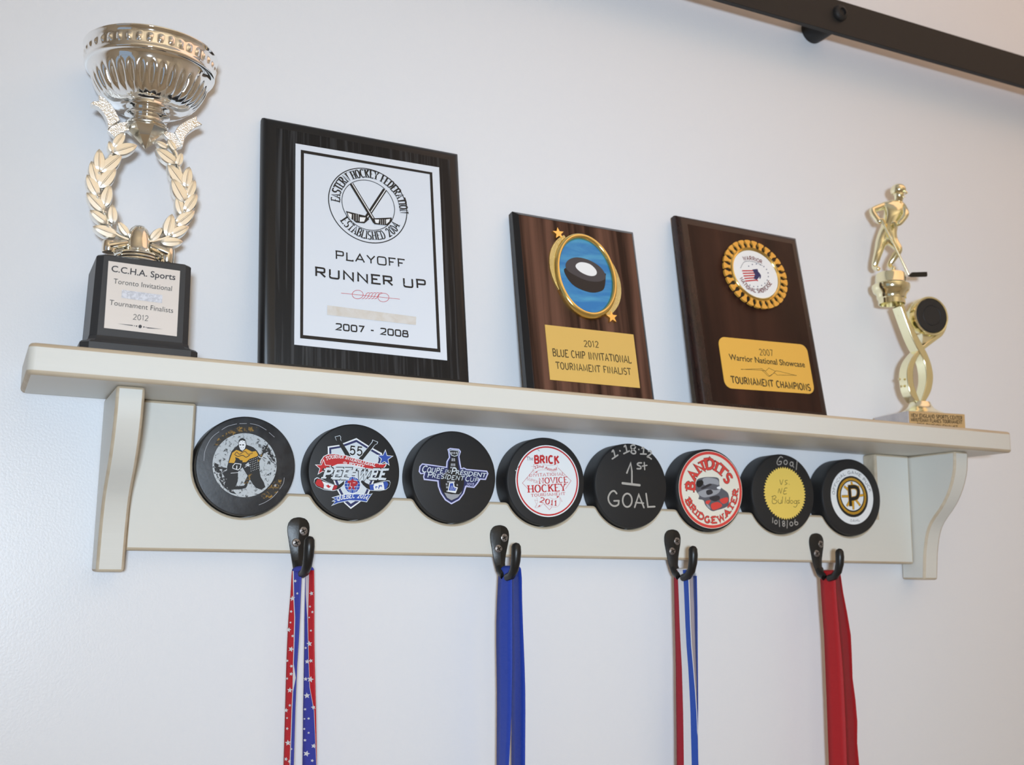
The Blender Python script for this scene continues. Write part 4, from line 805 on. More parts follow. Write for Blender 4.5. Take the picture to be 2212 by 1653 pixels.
GEO = {"leaves":[[[-23.23,222.74],[-25.78,231.5]],[[-30.94,206.69],[-32.14,223.87]],[[-31.24,196.93],[-36.91,213.85]],[[-30.44,187.99],[-39.14,203.15]],[[-25.06,177.39],[-38.44,189.69]],[[-22.82,168.7],[-35.35,176.67]],[[-15.14,160.83],[-32.37,165.16]],[[-22.69,222.84],[-6.18,231.44]],[[-29.86,206.88],[-16.41,222.14]],[[-30.1,194.7],[-19.87,211.68]],[[-25.85,180.88],[-23.21,198.28]],[[-18.97,168.68],[-20.54,183.54]],[[-7.45,161.65],[-15.57,171.31]],[[-22.39,226.59],[-15.46,239.64]],[[23.77,220.61],[26.02,231.72]],[[30.27,204.78],[32.18,221.78]],[[31.79,196.9],[36.98,212.2]],[[30.82,185.84],[38.98,201.21]],[[25.12,174.74],[38.09,188.22]],[[21.63,165.91],[34.66,175.06]],[[15.14,160.07],[31.05,162.66]],[[22.8,222.32],[7.21,231.42]],[[29.61,205.93],[16.49,221.2]],[[30.97,193.02],[20.05,210.25]],[[29.54,182.84],[24.61,197.29]],[[19.12,164.93],[22.02,182.91]],[[8.05,160.27],[15.59,171.15]],[[21.61,232.18],[15.29,240.47]],[[15.72,233.62],[6.86,237.0]]],"stemL":[[-20.99,230.55],[-23.19,222.13],[-29.94,208.08],[-31.08,196.95],[-30.18,188.03],[-26.18,177.81],[-22.23,168.19],[-16.31,161.86],[-7.82,158.88],[-1.63,157.96]],"stemR":[[15.49,237.35],[21.69,230.93],[24.68,220.14],[30.19,206.02],[31.44,194.97],[30.3,184.82],[25.12,174.74],[20.51,165.44],[9.46,160.17],[2.81,158.6]],"berries":[[-23.08,222.15],[-30.62,206.02],[-30.42,187.69],[-24.98,176.2],[-21.9,167.34],[23.77,220.61],[30.86,204.57],[30.78,186.45],[25.16,175.98],[22.2,165.99]],"tailL":[[[-40.6,256.91],[-38.5,259.29],[-34.75,259.8],[-35.63,264.74],[-31.33,263.07],[-26.49,259.35],[-22.68,254.13],[-19.6,248.33],[-21.76,246.2],[-24.63,243.51],[-27.1,240.49],[-28.28,246.63],[-31.32,251.98],[-34.98,255.5]],[[-27.55,239.38],[-24.63,243.51],[-19.51,247.07],[-13.83,248.61],[-8.49,244.08],[-14.52,241.63],[-18.94,238.65],[-22.15,235.07]]],"tailR":[[[29.9,258.94],[34.97,262.59],[35.61,258.74],[39.83,256.48],[35.11,253.36],[30.49,248.97],[27.55,244.04],[26.39,236.41],[19.76,246.48],[21.51,250.73],[24.88,254.89]],[[10.29,245.1],[14.97,246.43],[20.19,246.12],[26.37,236.84],[22.11,234.32],[19.02,238.95],[14.48,241.56]]],"scrolls":[[-21.03,246.77]],"ribbons":{"1":[[[37.52,-78.48,42.73,-78.38],[37.24,-95.82,42.66,-95.61],[36.49,-113.04,42.72,-112.73],[36.34,-130.13,42.65,-129.72],[36.42,-147.11,42.23,-146.59],[36.74,-163.99,42.17,-163.36],[37.05,-180.75,42.23,-180.01],[37.4,-200.72,42.55,-199.85],[37.71,-219.77,42.83,-218.78]],[[48.07,-77.79,52.05,-77.7],[48.38,-95.81,53.06,-95.6],[48.78,-113.13,53.79,-112.81],[49.42,-130.35,54.53,-129.92],[49.82,-147.45,55.61,-146.93],[50.33,-164.45,56.81,-163.85],[50.72,-181.33,58.0,-180.68],[51.38,-201.46,59.21,-200.73],[51.99,-220.67,60.25,-219.87]]],"2":[[[214.54,-75.75,216.9,-75.63],[214.09,-82.5,217.26,-82.26],[213.27,-100.82,217.63,-100.28],[212.87,-119.01,218.0,-118.18],[213.15,-137.08,218.23,-135.96],[213.7,-155.05,218.46,-153.64],[214.25,-172.91,218.29,-171.18],[214.53,-190.64,218.12,-188.61],[214.72,-211.77,217.33,-209.34],[214.9,-231.93,216.4,-229.08]],[[225.91,-75.63,225.39,-75.54],[226.14,-82.41,226.15,-82.2],[226.52,-100.84,226.63,-100.29],[226.9,-119.15,227.52,-118.27],[227.41,-137.34,228.54,-136.15],[227.65,-155.42,229.56,-153.93],[227.75,-173.38,230.29,-171.6],[227.71,-191.21,230.62,-189.15],[227.99,-212.48,230.71,-210.05],[228.25,-232.77,230.8,-229.99]]],"3":[[[389.49,-73.88,392.28,-73.76],[389.18,-83.84,392.58,-83.55],[389.4,-101.01,393.07,-100.47],[389.58,-120.71,393.51,-119.87],[389.91,-140.29,394.26,-139.16],[390.09,-159.74,395.96,-158.35],[389.94,-179.05,397.49,-177.45],[389.96,-198.24,398.7,-196.43],[389.97,-217.3,399.11,-215.26],[389.72,-242.89,399.86,-240.58]],[[406.32,-79.05,400.53,-78.92],[406.37,-94.39,400.56,-93.96],[406.94,-107.66,400.62,-106.98],[407.55,-127.47,400.4,-126.39],[408.31,-147.17,400.18,-145.68],[409.04,-160.24,400.08,-158.46],[409.92,-173.27,399.99,-171.19],[411.13,-186.26,399.89,-183.86],[412.0,-199.19,399.64,-196.47],[410.82,-218.37,398.8,-215.25],[410.0,-244.16,398.77,-240.51]]],"4":[[[558.76,-74.93,560.69,-74.78],[559.36,-93.4,560.88,-92.97],[560.22,-113.81,562.02,-113.07],[561.25,-134.1,563.34,-133.07],[561.39,-154.27,565.01,-152.96],[561.53,-174.3,565.96,-172.74],[561.67,-194.21,566.2,-192.38],[561.63,-214.0,566.45,-211.9],[561.59,-233.65,566.51,-231.29],[561.71,-253.58,566.21,-250.93]],[[577.64,-76.13,567.04,-76.07],[578.08,-93.36,569.41,-92.95],[579.25,-113.93,573.57,-113.14],[580.6,-134.38,577.01,-133.26],[582.3,-154.74,577.22,-153.24],[583.27,-174.97,577.08,-173.08],[583.52,-195.06,579.59,-192.9],[583.77,-215.03,580.85,-212.57],[583.84,-234.87,579.64,-232.01],[583.54,-254.95,581.06,-251.86]]]},"starsL":[[0.421,0.433,1.22],[0.248,1.187,1.95],[0.209,1.747,1.09],[0.218,2.22,0.85],[0.086,2.533,1.7],[0.473,2.8,1.09],[0.394,3.367,1.95],[0.089,3.867,1.09],[0.501,4.1,1.22],[0.498,4.433,1.34],[0.127,4.633,0.97],[0.434,5.133,1.95],[0.483,5.787,1.09],[0.125,6.0,1.58],[0.24,6.278,0.85],[0.286,6.656,1.09],[0.404,7.173,2.07],[0.766,7.405,0.85],[0.248,7.78,1.34],[0.615,7.867,1.34],[0.688,0.967,0.97]],"starsR":[[0.746,0.968,1.7],[0.587,1.533,0.97],[0.853,1.767,1.09],[0.516,2.0,0.73],[0.696,2.567,0.97],[0.539,3.133,2.07],[0.169,3.313,0.97],[0.332,3.9,1.7],[0.683,3.867,1.46],[0.196,4.653,1.46],[0.621,4.667,2.19],[0.311,5.367,2.07],[0.834,5.867,1.58],[0.17,5.953,0.97],[0.127,6.306,0.73],[0.45,6.294,0.97],[0.121,6.667,0.85],[0.449,6.806,0.85],[0.174,7.075,1.09],[0.823,7.289,1.7],[0.293,7.578,2.07],[0.705,7.838,1.09]],"T":{"strandA":[[-10.86,98.54],[-16.98,107.04],[-19.35,118.37],[-19.06,129.89],[-15.07,140.65],[-5.98,151.28],[4.29,159.95],[17.11,168.86],[24.89,174.79],[31.28,181.72]],"strandA_in":[[-5.41,98.84],[-10.16,110.56],[-12.1,118.8],[-11.31,132.48],[-6.44,143.33],[-1.18,150.02],[6.52,156.39],[19.35,165.29],[27.14,171.2],[32.42,180.19]],"strandB":[[0.68,99.69],[7.34,109.48],[10.68,120.18],[11.26,129.7],[9.21,140.13],[4.94,150.44],[-1.72,161.65],[-9.48,174.9],[-16.07,187.18],[-19.57,200.78]],"strandB_in":[[-5.41,98.84],[-0.51,110.07],[2.49,119.68],[3.06,129.18],[0.76,141.69],[-3.63,149.85],[-8.08,156.95],[-13.5,168.23],[-19.85,184.75],[-24.59,197.7]],"gpuck":[[12.29,189.49],[13.38,207.33],[11.21,171.76],[-5.69,188.09],[30.18,190.9]],"base":[[-38.09,84.66],[27.79,84.54]],"disc":[[-26.1,88.8],[24.99,90.44],[-0.2,98.55],[-0.69,90.14]],"web":[[2.9,173.04],[4.01,160.85],[18.7,169.92]],"ped":[[-43.96,199.33],[-18.22,202.42],[-31.16,200.38],[-46.78,220.22],[-8.72,221.54],[-28.38,221.32],[-43.87,233.8],[-13.35,229.59],[-28.76,235.17]],"fig":{"headc":[-12.56,326.07],"headtop":[-12.13,333.81],"headr":[-3.58,327.09],"shL":[-26.99,311.2],"shR":[-11.06,311.94],"elbow":[-46.53,302.99],"hand":[-39.49,287.11],"chestR":[-10.5,301.3],"hip":[-30.88,279.95],"kneeL":[-39.15,250.12],"ankL":[-42.05,236.94],"kneeR":[-16.67,261.27],"ankR":[-26.22,251.34],"footR":[-29.67,239.06],"stick0":[-27.57,268.23],"stick1":[-7.51,233.1],"stick2":[14.25,236.05],"elbow2":[-30.04,296.18],"head_l":[-21.15,325.1],"neck":[-15.33,317.07]}}}

# ================================================================== THE SETTING
def wallbox(name, x0, x1, y0, y1, z0, z1, mat):
    mb = MB(); mb.box(x0 * 1000, x1 * 1000, y0 * 1000, y1 * 1000, z0 * 1000, z1 * 1000)
    return struct(mb.build(name, M[mat], smooth=False))
wallbox('wall_back', -2.1, 2.1, 0, 0.12, -0.02, 2.8, 'wall')
wallbox('wall_right', 2.0, 2.1, -3.3, 0, -0.02, 2.8, 'roomwall')
wallbox('wall_front', -2.1, 2.1, -3.4, -3.3, -0.02, 2.8, 'roomwall')
wallbox('floor', -2.1, 2.1, -3.4, 0.12, -0.12, 0, 'floor')
wallbox('ceiling', -2.1, 2.1, -3.4, 0.12, 2.75, 2.85, 'ceiling')
mb = MB()
for b in ((-3.3, -2.2, 0, 2.75), (-0.8, 0, 0, 2.75), (-2.2, -0.8, 0, 0.85), (-2.2, -0.8, 2.25, 2.75)):
    mb.box(-2100, -2000, b[0] * 1000, b[1] * 1000, b[2] * 1000, b[3] * 1000)
struct(mb.build('wall_left', M['roomwall'], smooth=False))
mb = MB()
for b in ((-2.2, -2.14, 0.85, 2.25), (-0.86, -0.8, 0.85, 2.25), (-2.2, -0.8, 0.85, 0.91), (-2.2, -0.8, 2.19, 2.25), (-2.2, -0.8, 1.53, 1.57)):
    mb.box(-2080, -2010, b[0] * 1000, b[1] * 1000, b[2] * 1000, b[3] * 1000)
win = struct(mb.build('window_1', M['ceiling'], smooth=False))
mg, N_, L_, P_ = nodes_of('window glass')
P_.inputs['Transmission Weight'].default_value = 1.0; P_.inputs['Roughness'].default_value = 0.0; P_.inputs['IOR'].default_value = 1.0
mb = MB(); mb.box(-2050, -2046, -2150, -850, 900, 2200)
mb.build('pane', mg, win, smooth=False)

# ================================================================== THE SHELF
DZ = 67.6
PUCK_X = [86.146 * i for i in range(8)]
def arc(cx, cz, r, a0, a1, n):
    return [(cx + r * math.cos(math.radians(a0 + (a1 - a0) * i / n)), cz + r * math.sin(math.radians(a0 + (a1 - a0) * i / n))) for i in range(n + 1)]
shelf = thing('wall_shelf', 'long cream painted wooden wall shelf with curved brackets and a notched back rail', 'shelf', (0, 0, 0))
mb = MB()
def rrect(x0, x1, y0, y1, r):
    return arc(x1 - r, y1 - r, r, 0, 90, 5) + arc(x0 + r, y1 - r, r, 90, 180, 5) + arc(x0 + r, y0 + r, r, 180, 270, 5) + arc(x1 - r, y0 + r, r, 270, 360, 5)
mb.prism(rrect(-161, 751, -94.5, -0.3, 5), 46.3, DZ, 'z', ngon=True)
mb.build('shelf_board', [M['cream'], M['worn']], shelf, bevel=(2.9, 3, 1), angle=60)
# back rail: one board with a long opening whose lower edge is scooped out for each puck
R = 38.7; ZT = -19.0; FIL = 4.5
top = []
for i, cx in enumerate(PUCK_X):
    # fillet between the flat top of the rail and the scoop
    d = math.sqrt((R + FIL) ** 2 - (ZT - FIL) ** 2)      # horizontal distance of fillet centre from puck centre
    ang = math.degrees(math.atan2(ZT - FIL, d))
    left = [] if i == 0 else [(x, z) for x, z in arc(cx - d, ZT - FIL, FIL, 90, -ang, 5)]
    a0 = 180.0 if i == 0 else 180 - ang
    a1 = 360.0 + ang if i < 7 else 360.0 + ang
    right = [(x, z) for x, z in arc(cx + d, ZT - FIL, FIL, 180 + ang, 90, 5)]
    top += left + arc(cx, 0, R, a0, a1, 22) + right
outline = [(-83.8, -65.0), (687.6, -65.0), (687.6, 46.1), (640.5, 46.1), (640.5, ZT)] + list(reversed(top)) + [(-R, 46.1), (-83.8, 46.1)]
mb = MB(); mb.prism(outline, -18.2, -0.3, 'y', side=1, ngon=True)
mb.build('back_rail', [M['cream'], M['worn']], shelf, bevel=(2.2, 3, 1), angle=50)
prof = [(-77.6, 46.1), (-77.4, 40), (-76.9, 34), (-76.2, 28), (-74.6, 22), (-72.2, 15), (-69.4, 8.9), (-65.6, 2), (-60.7, -5), (-55, -11.5), (-48.3, -18), (-43.5, -23.3), (-40.2, -28), (-37.6, -33.5), (-35.6, -40), (-34, -47), (-32.8, -53), (-31.9, -61), (-31, -70), (-30, -80.6)]
for xb in (-103.2, 688.0):
    mb = MB(); mb.prism([(-0.3, 46.1)] + prof + [(-0.3, -80.6)], xb, xb + 19, 'x', ngon=True)
    mb.build('bracket', [M['cream'], M['worn']], shelf, bevel=(2.0, 2, 1), angle=50)

# ================================================================== PUCKS
PR = 38.1
def puck_body(parent, r, worn=False):
    mb = MB()
    prof = [(r - 2.0, -0.5), (r - .7, -0.8), (r, -2.0)] + [(r, -2.0 - 19.3 * k / 4) for k in range(1, 5)] + [(r - .25, -22.3), (r - .9, -23.05), (r - 1.8, -23.3)]
    o = []
    mb.lathe([(p[0], -p[1]) for p in prof], 0, 0, 96)
    mb.v = [(x, -z, y) for x, y, z in mb.v]
    return mb.build('body', M['rubberworn' if worn else 'rubber'], parent, angle=30)
pucks = [
 ('puck_goalie', 'black hockey puck printed with a masked goalie in gold and black', True),
 ('puck_peewee', 'black hockey puck with a silver shield, crossed sticks, red and blue stars and a globe', False),
 ('puck_cup', 'black hockey puck with a blue edged badge in the shape of a tall cup', False),
 ('puck_novice', 'black hockey puck with a plain white disc lettered in red with a diamond outline', False),
 ('puck_first', 'black hockey puck without a sticker, hand lettered 1st GOAL in grey pen', False),
 ('puck_bandits', 'black hockey puck with a red rimmed cream sticker around a grey and red emblem', False),
 ('puck_star', 'black hockey puck with a serrated yellow seal and handwriting', False),
 ('puck_game', 'black hockey puck with a white ring around a gold spoked P', False)]
FACE = {'puck_bandits': 'sticker', 'puck_star': 'seal_and_handwriting', 'puck_first': 'handwriting'}
for i, (k, lab, worn) in enumerate(pucks):
    t = thing('hockey_puck', lab, 'hockey puck', (PUCK_X[i], 0, 0), group='hockey pucks in the notched rail')
    puck_body(t, PR, worn)
    y0 = -23.3
    if k == 'puck_bandits':
        mb = MB(); mb.lathe([(33.9, 0), (34.2, .3), (34.2, .7), (33.8, 1.0)], 0, 0, 96)
        mb.v = [(x, -23.25 - z, y) for x, y, z in mb.v]
        mb.build('sticker_disc', pm('creamprint'), t, angle=30); y0 = -24.2
    graphics(FACE.get(k, 'printed_face'), ART[k], t, y0)

# ================================================================== PLAQUES
def board(parent, w, h, t, b, d, mats, steps):
    """rectangular board: back at +t, flat front at 0, moulded border of width b falling back by d"""
    rings = [(0, t), (0, d + 1.2)] + steps(b, d) + [(b, 0)]
    mb = MB(); V = []
    for ins, y in rings: V += [(ins, y, ins), (w - ins, y, ins), (w - ins, y, h - ins), (ins, y, h - ins)]
    F = []; ms = []
    for r in range(len(rings) - 1):
        for j in range(4):
            k = (j + 1) % 4; F.append((r * 4 + j, r * 4 + k, r * 4 + 4 + k, r * 4 + 4 + j)); ms.append(1)
    F.append((0, 1, 2, 3)); ms.append(1)
    e = (len(rings) - 1) * 4; F.append((e, e + 1, e + 2, e + 3)); ms.append(0)
    mb.v = V; mb.f = F; mb.m = ms
    return mb.build('board', mats, parent, angle=35, bevel=(0.35, 1, -1))
cove = lambda b, d: [(b * .10, d * .75), (b * .28, d * .42), (b * .55, d * .20), (b * .80, d * .08), (b * .93, d * .05)]
cham = lambda b, d: [(0, d)]
def plq(name, lab, x, yf, tilt, yaw):
    # the board leans back: front bottom edge on the shelf, top edge against the wall
    t = thing(name, lab, 'plaque', (x, yf, DZ), group='plaques leaning on the shelf')
    t.rotation_euler = (math.radians(-tilt), 0, math.radians(yaw))
    return t
# black runner-up plaque
t = plq('award_plaque', 'large black wood grain plaque with a white plate reading PLAYOFF RUNNER UP', 2.15, -46.2, 9.32, 0)
board(t, 174.9, 224.7, 11, 10.5, 4.8, [M['blackwood'], M['blackedge']], cove)
def plate_from(parent, name, corners, mat, th=0.6, r=0):
    mb = MB(); mb.prism(corners, -th, 0.02, 'y'); return mb.build(name, mat, parent, smooth=False)
A1 = ART['plaque_runner']
pl = plate_from(t, 'plate', A1[0][3], M['plate'])
part(pl, 'white plate with black border')
lg = [it for it in A1[1:]]
graphics('plate_print', lg, pl, -0.6)
# walnut plaque with oval medallion
t = plq('award_plaque', 'walnut plaque with an oval gold medallion of a puck on blue, 2012', 229.6, -48.35, 11.295, .747)
board(t, 129.2, 179.2, 11, 4.6, 4.4, [M['walnut'], M['walnutedge']], cham)
A2 = ART['plaque_bluechip']
pl = plate_from(t, 'plate', A2[0][3], M['brassplate'])
graphics('lettering', A2[1:], pl, -0.6)
OC = (66.6, 121.9)
mb = MB()
prof = [(27.4, 36.4, -2.2), (27.9, 37.0, -4.4), (29.0, 38.2, -5.6), (30.5, 40.0, -5.4), (32.0, 41.8, -3.6), (32.8, 42.8, -1.4), (33.0, 43.0, 0)]
n = 96
for a, b, y in prof: mb.v += [(OC[0] + a * math.cos(2 * PI * i / n), y, OC[1] + b * math.sin(2 * PI * i / n)) for i in range(n)]
for r in range(len(prof) - 1): mb.f += [(r * n + i, r * n + (i + 1) % n, (r + 1) * n + (i + 1) % n, (r + 1) * n + i) for i in range(n)]
mb.m = [0] * len(mb.f)
fr = mb.build('medallion_frame', M['gilt'], t, angle=60)
def starpts(cx, cz, R_, rot=PI / 2, ratio=.42):
    return [(cx + (R_ if k % 2 == 0 else R_ * ratio) * math.cos(rot + k * PI / 5), cz + (R_ if k % 2 == 0 else R_ * ratio) * math.sin(rot + k * PI / 5)) for k in range(10)]
for sgn, a0, a1, sc in ((1, 122, 205, (42.0, 160.2)), (-1, -58, 25, (89.2, 83.4))):
    mb = MB(); m_ = 14
    outer = []; inner = []
    for i in range(m_ + 1):
        a = math.radians(a0 + (a1 - a0) * i / m_); k = 4.8 * math.sin(PI * min(1, (1 - i / m_) * .85 + .0)) + .3
        outer.append((OC[0] + (32.6 + k) * math.cos(a), OC[1] + (42.6 + k * .8) * math.sin(a))); inner.append((OC[0] + 31.5 * math.cos(a), OC[1] + 41.3 * math.sin(a)))
    mb.prism(outer + inner[::-1], -2.4, -0.02, 'y')
    w = mb.build('comet_tail', M['giltsparkle'], fr, angle=30)
    mb = MB(); mb.prism(starpts(sc[0], sc[1], 6.0, PI / 2 + .1), -3.2, -0.02, 'y'); mb.build('star', M['gilt'], fr, angle=20)
mb = MB()
for rr, y in ((1.0, -1.9), ): mb.v += [(OC[0] + 27.6 * math.cos(2 * PI * i / n), y, OC[1] + 36.6 * math.sin(2 * PI * i / n)) for i in range(n)]
mb.f = [tuple(range(n))]; mb.m = [0]
di = mb.build('medallion_print', M['skyprint'], t, smooth=False); part(di, 'blue print of a black puck')
graphics('puck_picture', [it + [1] for it in ART['plaque_bluechip_oval']], di, -1.95)
# mahogany plaque with rosette
t = plq('award_plaque', 'dark mahogany plaque with a round gold toothed rosette, 2007', 404.55, -53.5, 10.864, 1.58)
board(t, 152.8, 202.6, 11, 10.5, 4.8, [M['mahogany'], M['mahoganyedge']], cove)
def roundrect(x0, z0, x1, z1, r): return arc(x1 - r, z1 - r, r, 0, 90, 6) + arc(x0 + r, z1 - r, r, 90, 180, 6) + arc(x0 + r, z0 + r, r, 180, 270, 6) + arc(x1 - r, z0 + r, r, 270, 360, 6)
pl = plate_from(t, 'plate', [(x, z + (x - 82) * .034 - .2) for x, z in roundrect(26.9, 27.2, 136.7, 78.6, 8)], M['brassplate2'])
graphics('lettering', ART['plaque_showcase'], pl, -0.6)
RC = (83.0, 147.6); EX = 1.075
mb = MB(); mb.lathe([(33.5, 0), (33.5, 2.6), (32.6, 3.2), (27, 3.2)], 0, 0, 84)
mb.v = [(RC[0] + x * EX, -z, RC[1] + y) for x, y, z in mb.v]
ro = mb.build('rosette', M['enamel'], t, angle=40); part(ro, 'black enamel rosette base')
NT = 28
mb = MB()
for k in range(NT):
    a = 2 * PI * (k + .5) / NT
    pts = [(28.6, -1.7), (31.5, -1.35), (33.3, -2.3), (35.6, -3.45), (36.4, -2.6), (36.7, 0), (36.4, 2.6), (35.6, 3.45), (33.3, 2.3), (31.5, 1.35), (28.6, 1.7)]
    pp = [(r_ * math.cos(a) - s_ * math.sin(a), r_ * math.sin(a) + s_ * math.cos(a)) for r_, s_ in pts]
    mb.prism([(RC[0] + x * EX, RC[1] + z) for x, z in pp], -4.6, -2.4, 'y')
mb.build('teeth', M['trumpet'], ro, angle=30)
mb = MB(); mb.lathe([(29.0, 3.0), (28.8, 4.6), (28.0, 5.4), (27.2, 4.7), (26.6, 5.3), (25.8, 4.9), (25.4, 4.0)], 0, 0, 84)
mb.v = [(RC[0] + x * EX, -z, RC[1] + y) for x, y, z in mb.v]
mb.build('ring', M['gilt'], ro, angle=70)
mb = MB(); mb.v = [(RC[0] + 25.8 * EX * math.cos(2 * PI * i / n), -4.1, RC[1] + 25.8 * math.sin(2 * PI * i / n)) for i in range(n)]; mb.f = [tuple(range(n))]; mb.m = [0]
di = mb.build('centre_disc', pm('paper'), ro, smooth=False); part(di, 'white printed centre disc')
graphics('centre_print', ART['showcase_disc'], di, -4.1)

# ================================================================== SILVER CUP TROPHY
cup = thing('trophy_cup', 'tall silver cup trophy on a laurel wreath and black base', 'trophy', (-91.5, -41, DZ))
def sq_ring(h, c, z): # octagonal ring: square of half size h with cut corners
    return [(h, -h + c, z), (h, h - c, z), (h - c, h, z), (-h + c, h, z), (-h, h - c, z), (-h, -h + c, z), (-h + c, -h, z), (h - c, -h, z)]
def stack(rings, name, mat, parent, angle=25, off=(0, 0)):
    mb = MB(); k = len(rings[0])
    for r in rings: mb.v += [(x + off[0], y + off[1], z) for x, y, z in r]
    for i in range(len(rings) - 1): mb.f += [(i * k + j, i * k + (j + 1) % k, (i + 1) * k + (j + 1) % k, (i + 1) * k + j) for j in range(k)]
    mb.f += [tuple(range(k)), tuple((len(rings) - 1) * k + j for j in range(k))]; mb.m = [0] * len(mb.f)
    return mb.build(name, mat, parent, angle=angle)
bx = 2.0
plinth = stack([sq_ring(39.4, 5.5, 0), sq_ring(39.4, 5.5, 6.6), sq_ring(38.2, 5.5, 8.0), sq_ring(35.2, 5.0, 8.6), sq_ring(34.0, 4.8, 10.2), sq_ring(33.4, 4.7, 12.6)], 'plinth', M['blackstone'], cup, off=(bx, 0))
block = stack([sq_ring(33.2, 4.6, 12.7), sq_ring(32.2, 4.4, 69.5), sq_ring(31.2, 4.2, 70.6)], 'block', M['blackstone'], cup, off=(bx, 0))
AN = ART['cup_nameplate']
mb = MB(); mb.prism(AN[0][3], -33.5, -32.4, 'y')
npl = mb.build('nameplate', M['silverplate'], cup, smooth=False); part(npl, 'silver nameplate with black lettering')
M['print_tapesilver'] = plain('silver glitter tape', srgb(196, 196, 202), 0.5, vary=(500, srgb(224, 224, 230), .4, .6, (1, 1, 1)))
graphics('lettering', AN[1:], npl, -33.5)
# riser with fine threads, dome and scrolls
mb = MB(); pr = [(0.01, 70.4)]
for k in range(4):
    z = 71.0 + k * 2.6; r = 17.8 - k * .7
    pr += [(r, z), (r + .5, z + .9), (r, z + 1.9)]
pr += [(14.5, 81.6), (10.5, 83.5), (9.6, 86), (8.6, 92), (7.6, 97), (6.0, 101), (3.5, 103.4), (0.01, 104.2)]
mb.lathe(pr, 0, 0, 56); mb.build('riser', M['champagne'], cup, angle=50)
for s in (-1, 1):
    mb = MB()
    sp = [(s * (8 + 1.4 * k), -4 + .0 * k, 84.5 + 1.1 * math.sin(k * .9)) for k in range(5)]
    mb.tube([(s * 9, -3, 88), (s * 13, -4, 86.5), (s * 17, -4, 85.2), (s * 20.5, -4, 84.0)], [3.0, 3.3, 3.6, 3.6], 14, flat=1.6)
    mb.lathe([(4.4, 79.5 - (s > 0) * 3), (4.9, 80.2 - (s > 0) * 3), (4.9, 87.2), (4.4, 88.0), (.01, 88.2)], s * 20.5, -4, 28)
    mb.build('scroll', M['champagne'], cup, angle=40)
# laurel wreath
def leaf(mb, b, t, wf=.215, y=-3.0, depth=6.5):
    b = Vector((b[0], b[1])); t = Vector((t[0], t[1])); d = t - b; l = d.length; d /= l; nn = Vector((-d.y, d.x)); K = 9
    rows = []
    for i in range(K + 1):
        s = i / K; hw = max(.12, l * wf * (math.sin(PI * min(1, s ** .82)) ** .66)) if 0 < s < 1 else .12
        c = b + d * (l * s); rise = .25 * math.sin(PI * s); q = min(1, hw / 1.2)
        row = []
        for u, yy in ((-1, 0), (-.84, -1.0), (-.14, -1.12), (-.05, -1.6), (.05, -1.6), (.14, -1.12), (.84, -1.0), (1, 0)):
            p = c + nn * (hw * u); row.append((p.x, y + yy * q - rise, p.y - DZ))
        row += [(row[-1][0], y + depth, row[-1][2]), (row[0][0], y + depth, row[0][2])]
        rows.append(row)
    k = len(rows[0]); V = [v for r in rows for v in r]; F = []
    for i in range(K): F += [(i * k + j, i * k + (j + 1) % k, (i + 1) * k + (j + 1) % k, (i + 1) * k + j) for j in range(k)]
    F += [tuple(range(k)), tuple(K * k + j for j in range(k))]
    mb.add(V, F)
mb = MB()
for i, (b, t_) in enumerate(GEO['leaves']): leaf(mb, b, t_, .25, -3.2 - .5 * (i % 2) - .25 * (i % 3), 6.2)
for st in (GEO['stemL'], GEO['stemR']):
    pth = catmull([(x, z) for x, z in st], k=5); mb.tube([(x, -1.6, z - DZ) for x, z in pth], 1.9, 10, flat=1.6)
for x, z in GEO['berries']: mb.ball((x, -6.4, z - DZ), 1.1, 10)
mb.build('laurel_wreath', M['champmatte'], cup, angle=32, weld=False)
for k in ('tailL', 'tailR'):
    mb = MB()
    for j, pl_ in enumerate(GEO[k]):
        mb.prism([(x, z - DZ) for x, z in pl_], -5.0 + j * 1.5, 2.5, 'y')
    mb.build('ribbon_tail', M['glitter'], cup, smooth=False, bevel=(.5, 2, 0))
# faceted pendant, collar and bowl
mb = MB()
mb.lathe([(0.01, 231.0 - DZ), (9.3, 239.4 - DZ), (16.4, 245.2 - DZ), (15.2, 247.2 - DZ), (9, 248.2 - DZ)], 0, 0, 8)
mb.v = [(x * math.cos(.2) - y * math.sin(.2), x * math.sin(.2) + y * math.cos(.2), z) for x, y, z in mb.v]
mb.build('faceted_stem', M['champagne'], cup, smooth=False)
mb = MB(); mb.lathe([(9, 247.4), (14.6, 247.9), (15.6, 248.8), (15.0, 250.0), (12.6, 250.8), (12.0, 252.6), (12.6, 254.2), (15.4, 255.0), (16.4, 256.2), (15.6, 257.6), (13.2, 258.2), (12.6, 259.6), (14, 260.6)], 0, 0, 56)
mb.v = [(x, y, z - DZ) for x, y, z in mb.v]; mb.build('collar', M['chrome'], cup, angle=60)
NF, NB = 34, 40
def bowl_r(r, z, a):
    zz = z + DZ
    if 265.5 < zz < 284.0:
        s = math.sin(PI * (zz - 265.5) / 18.5); f = abs(math.sin(NF * a / 2)) ** .75
        r -= 2.0 * s ** .7 * (1 - f) - .5 * s * f
    if 295.2 < zz < 301.8:
        s = math.sin(PI * (zz - 295.2) / 6.6); f = max(0, math.cos(NB * a)) ** .8
        r += 1.5 * s * f
    return r
pts = [(13.6, 260.0), (17, 260.2), (21, 260.9), (25, 262.2), (29, 264.2), (32.2, 266.6), (34.6, 268.8)]
pts += [(34.6 + 8.2 * math.sin((k / 13) * 1.25) / math.sin(1.25), 268.8 + 16.9 * k / 13) for k in range(1, 14)]
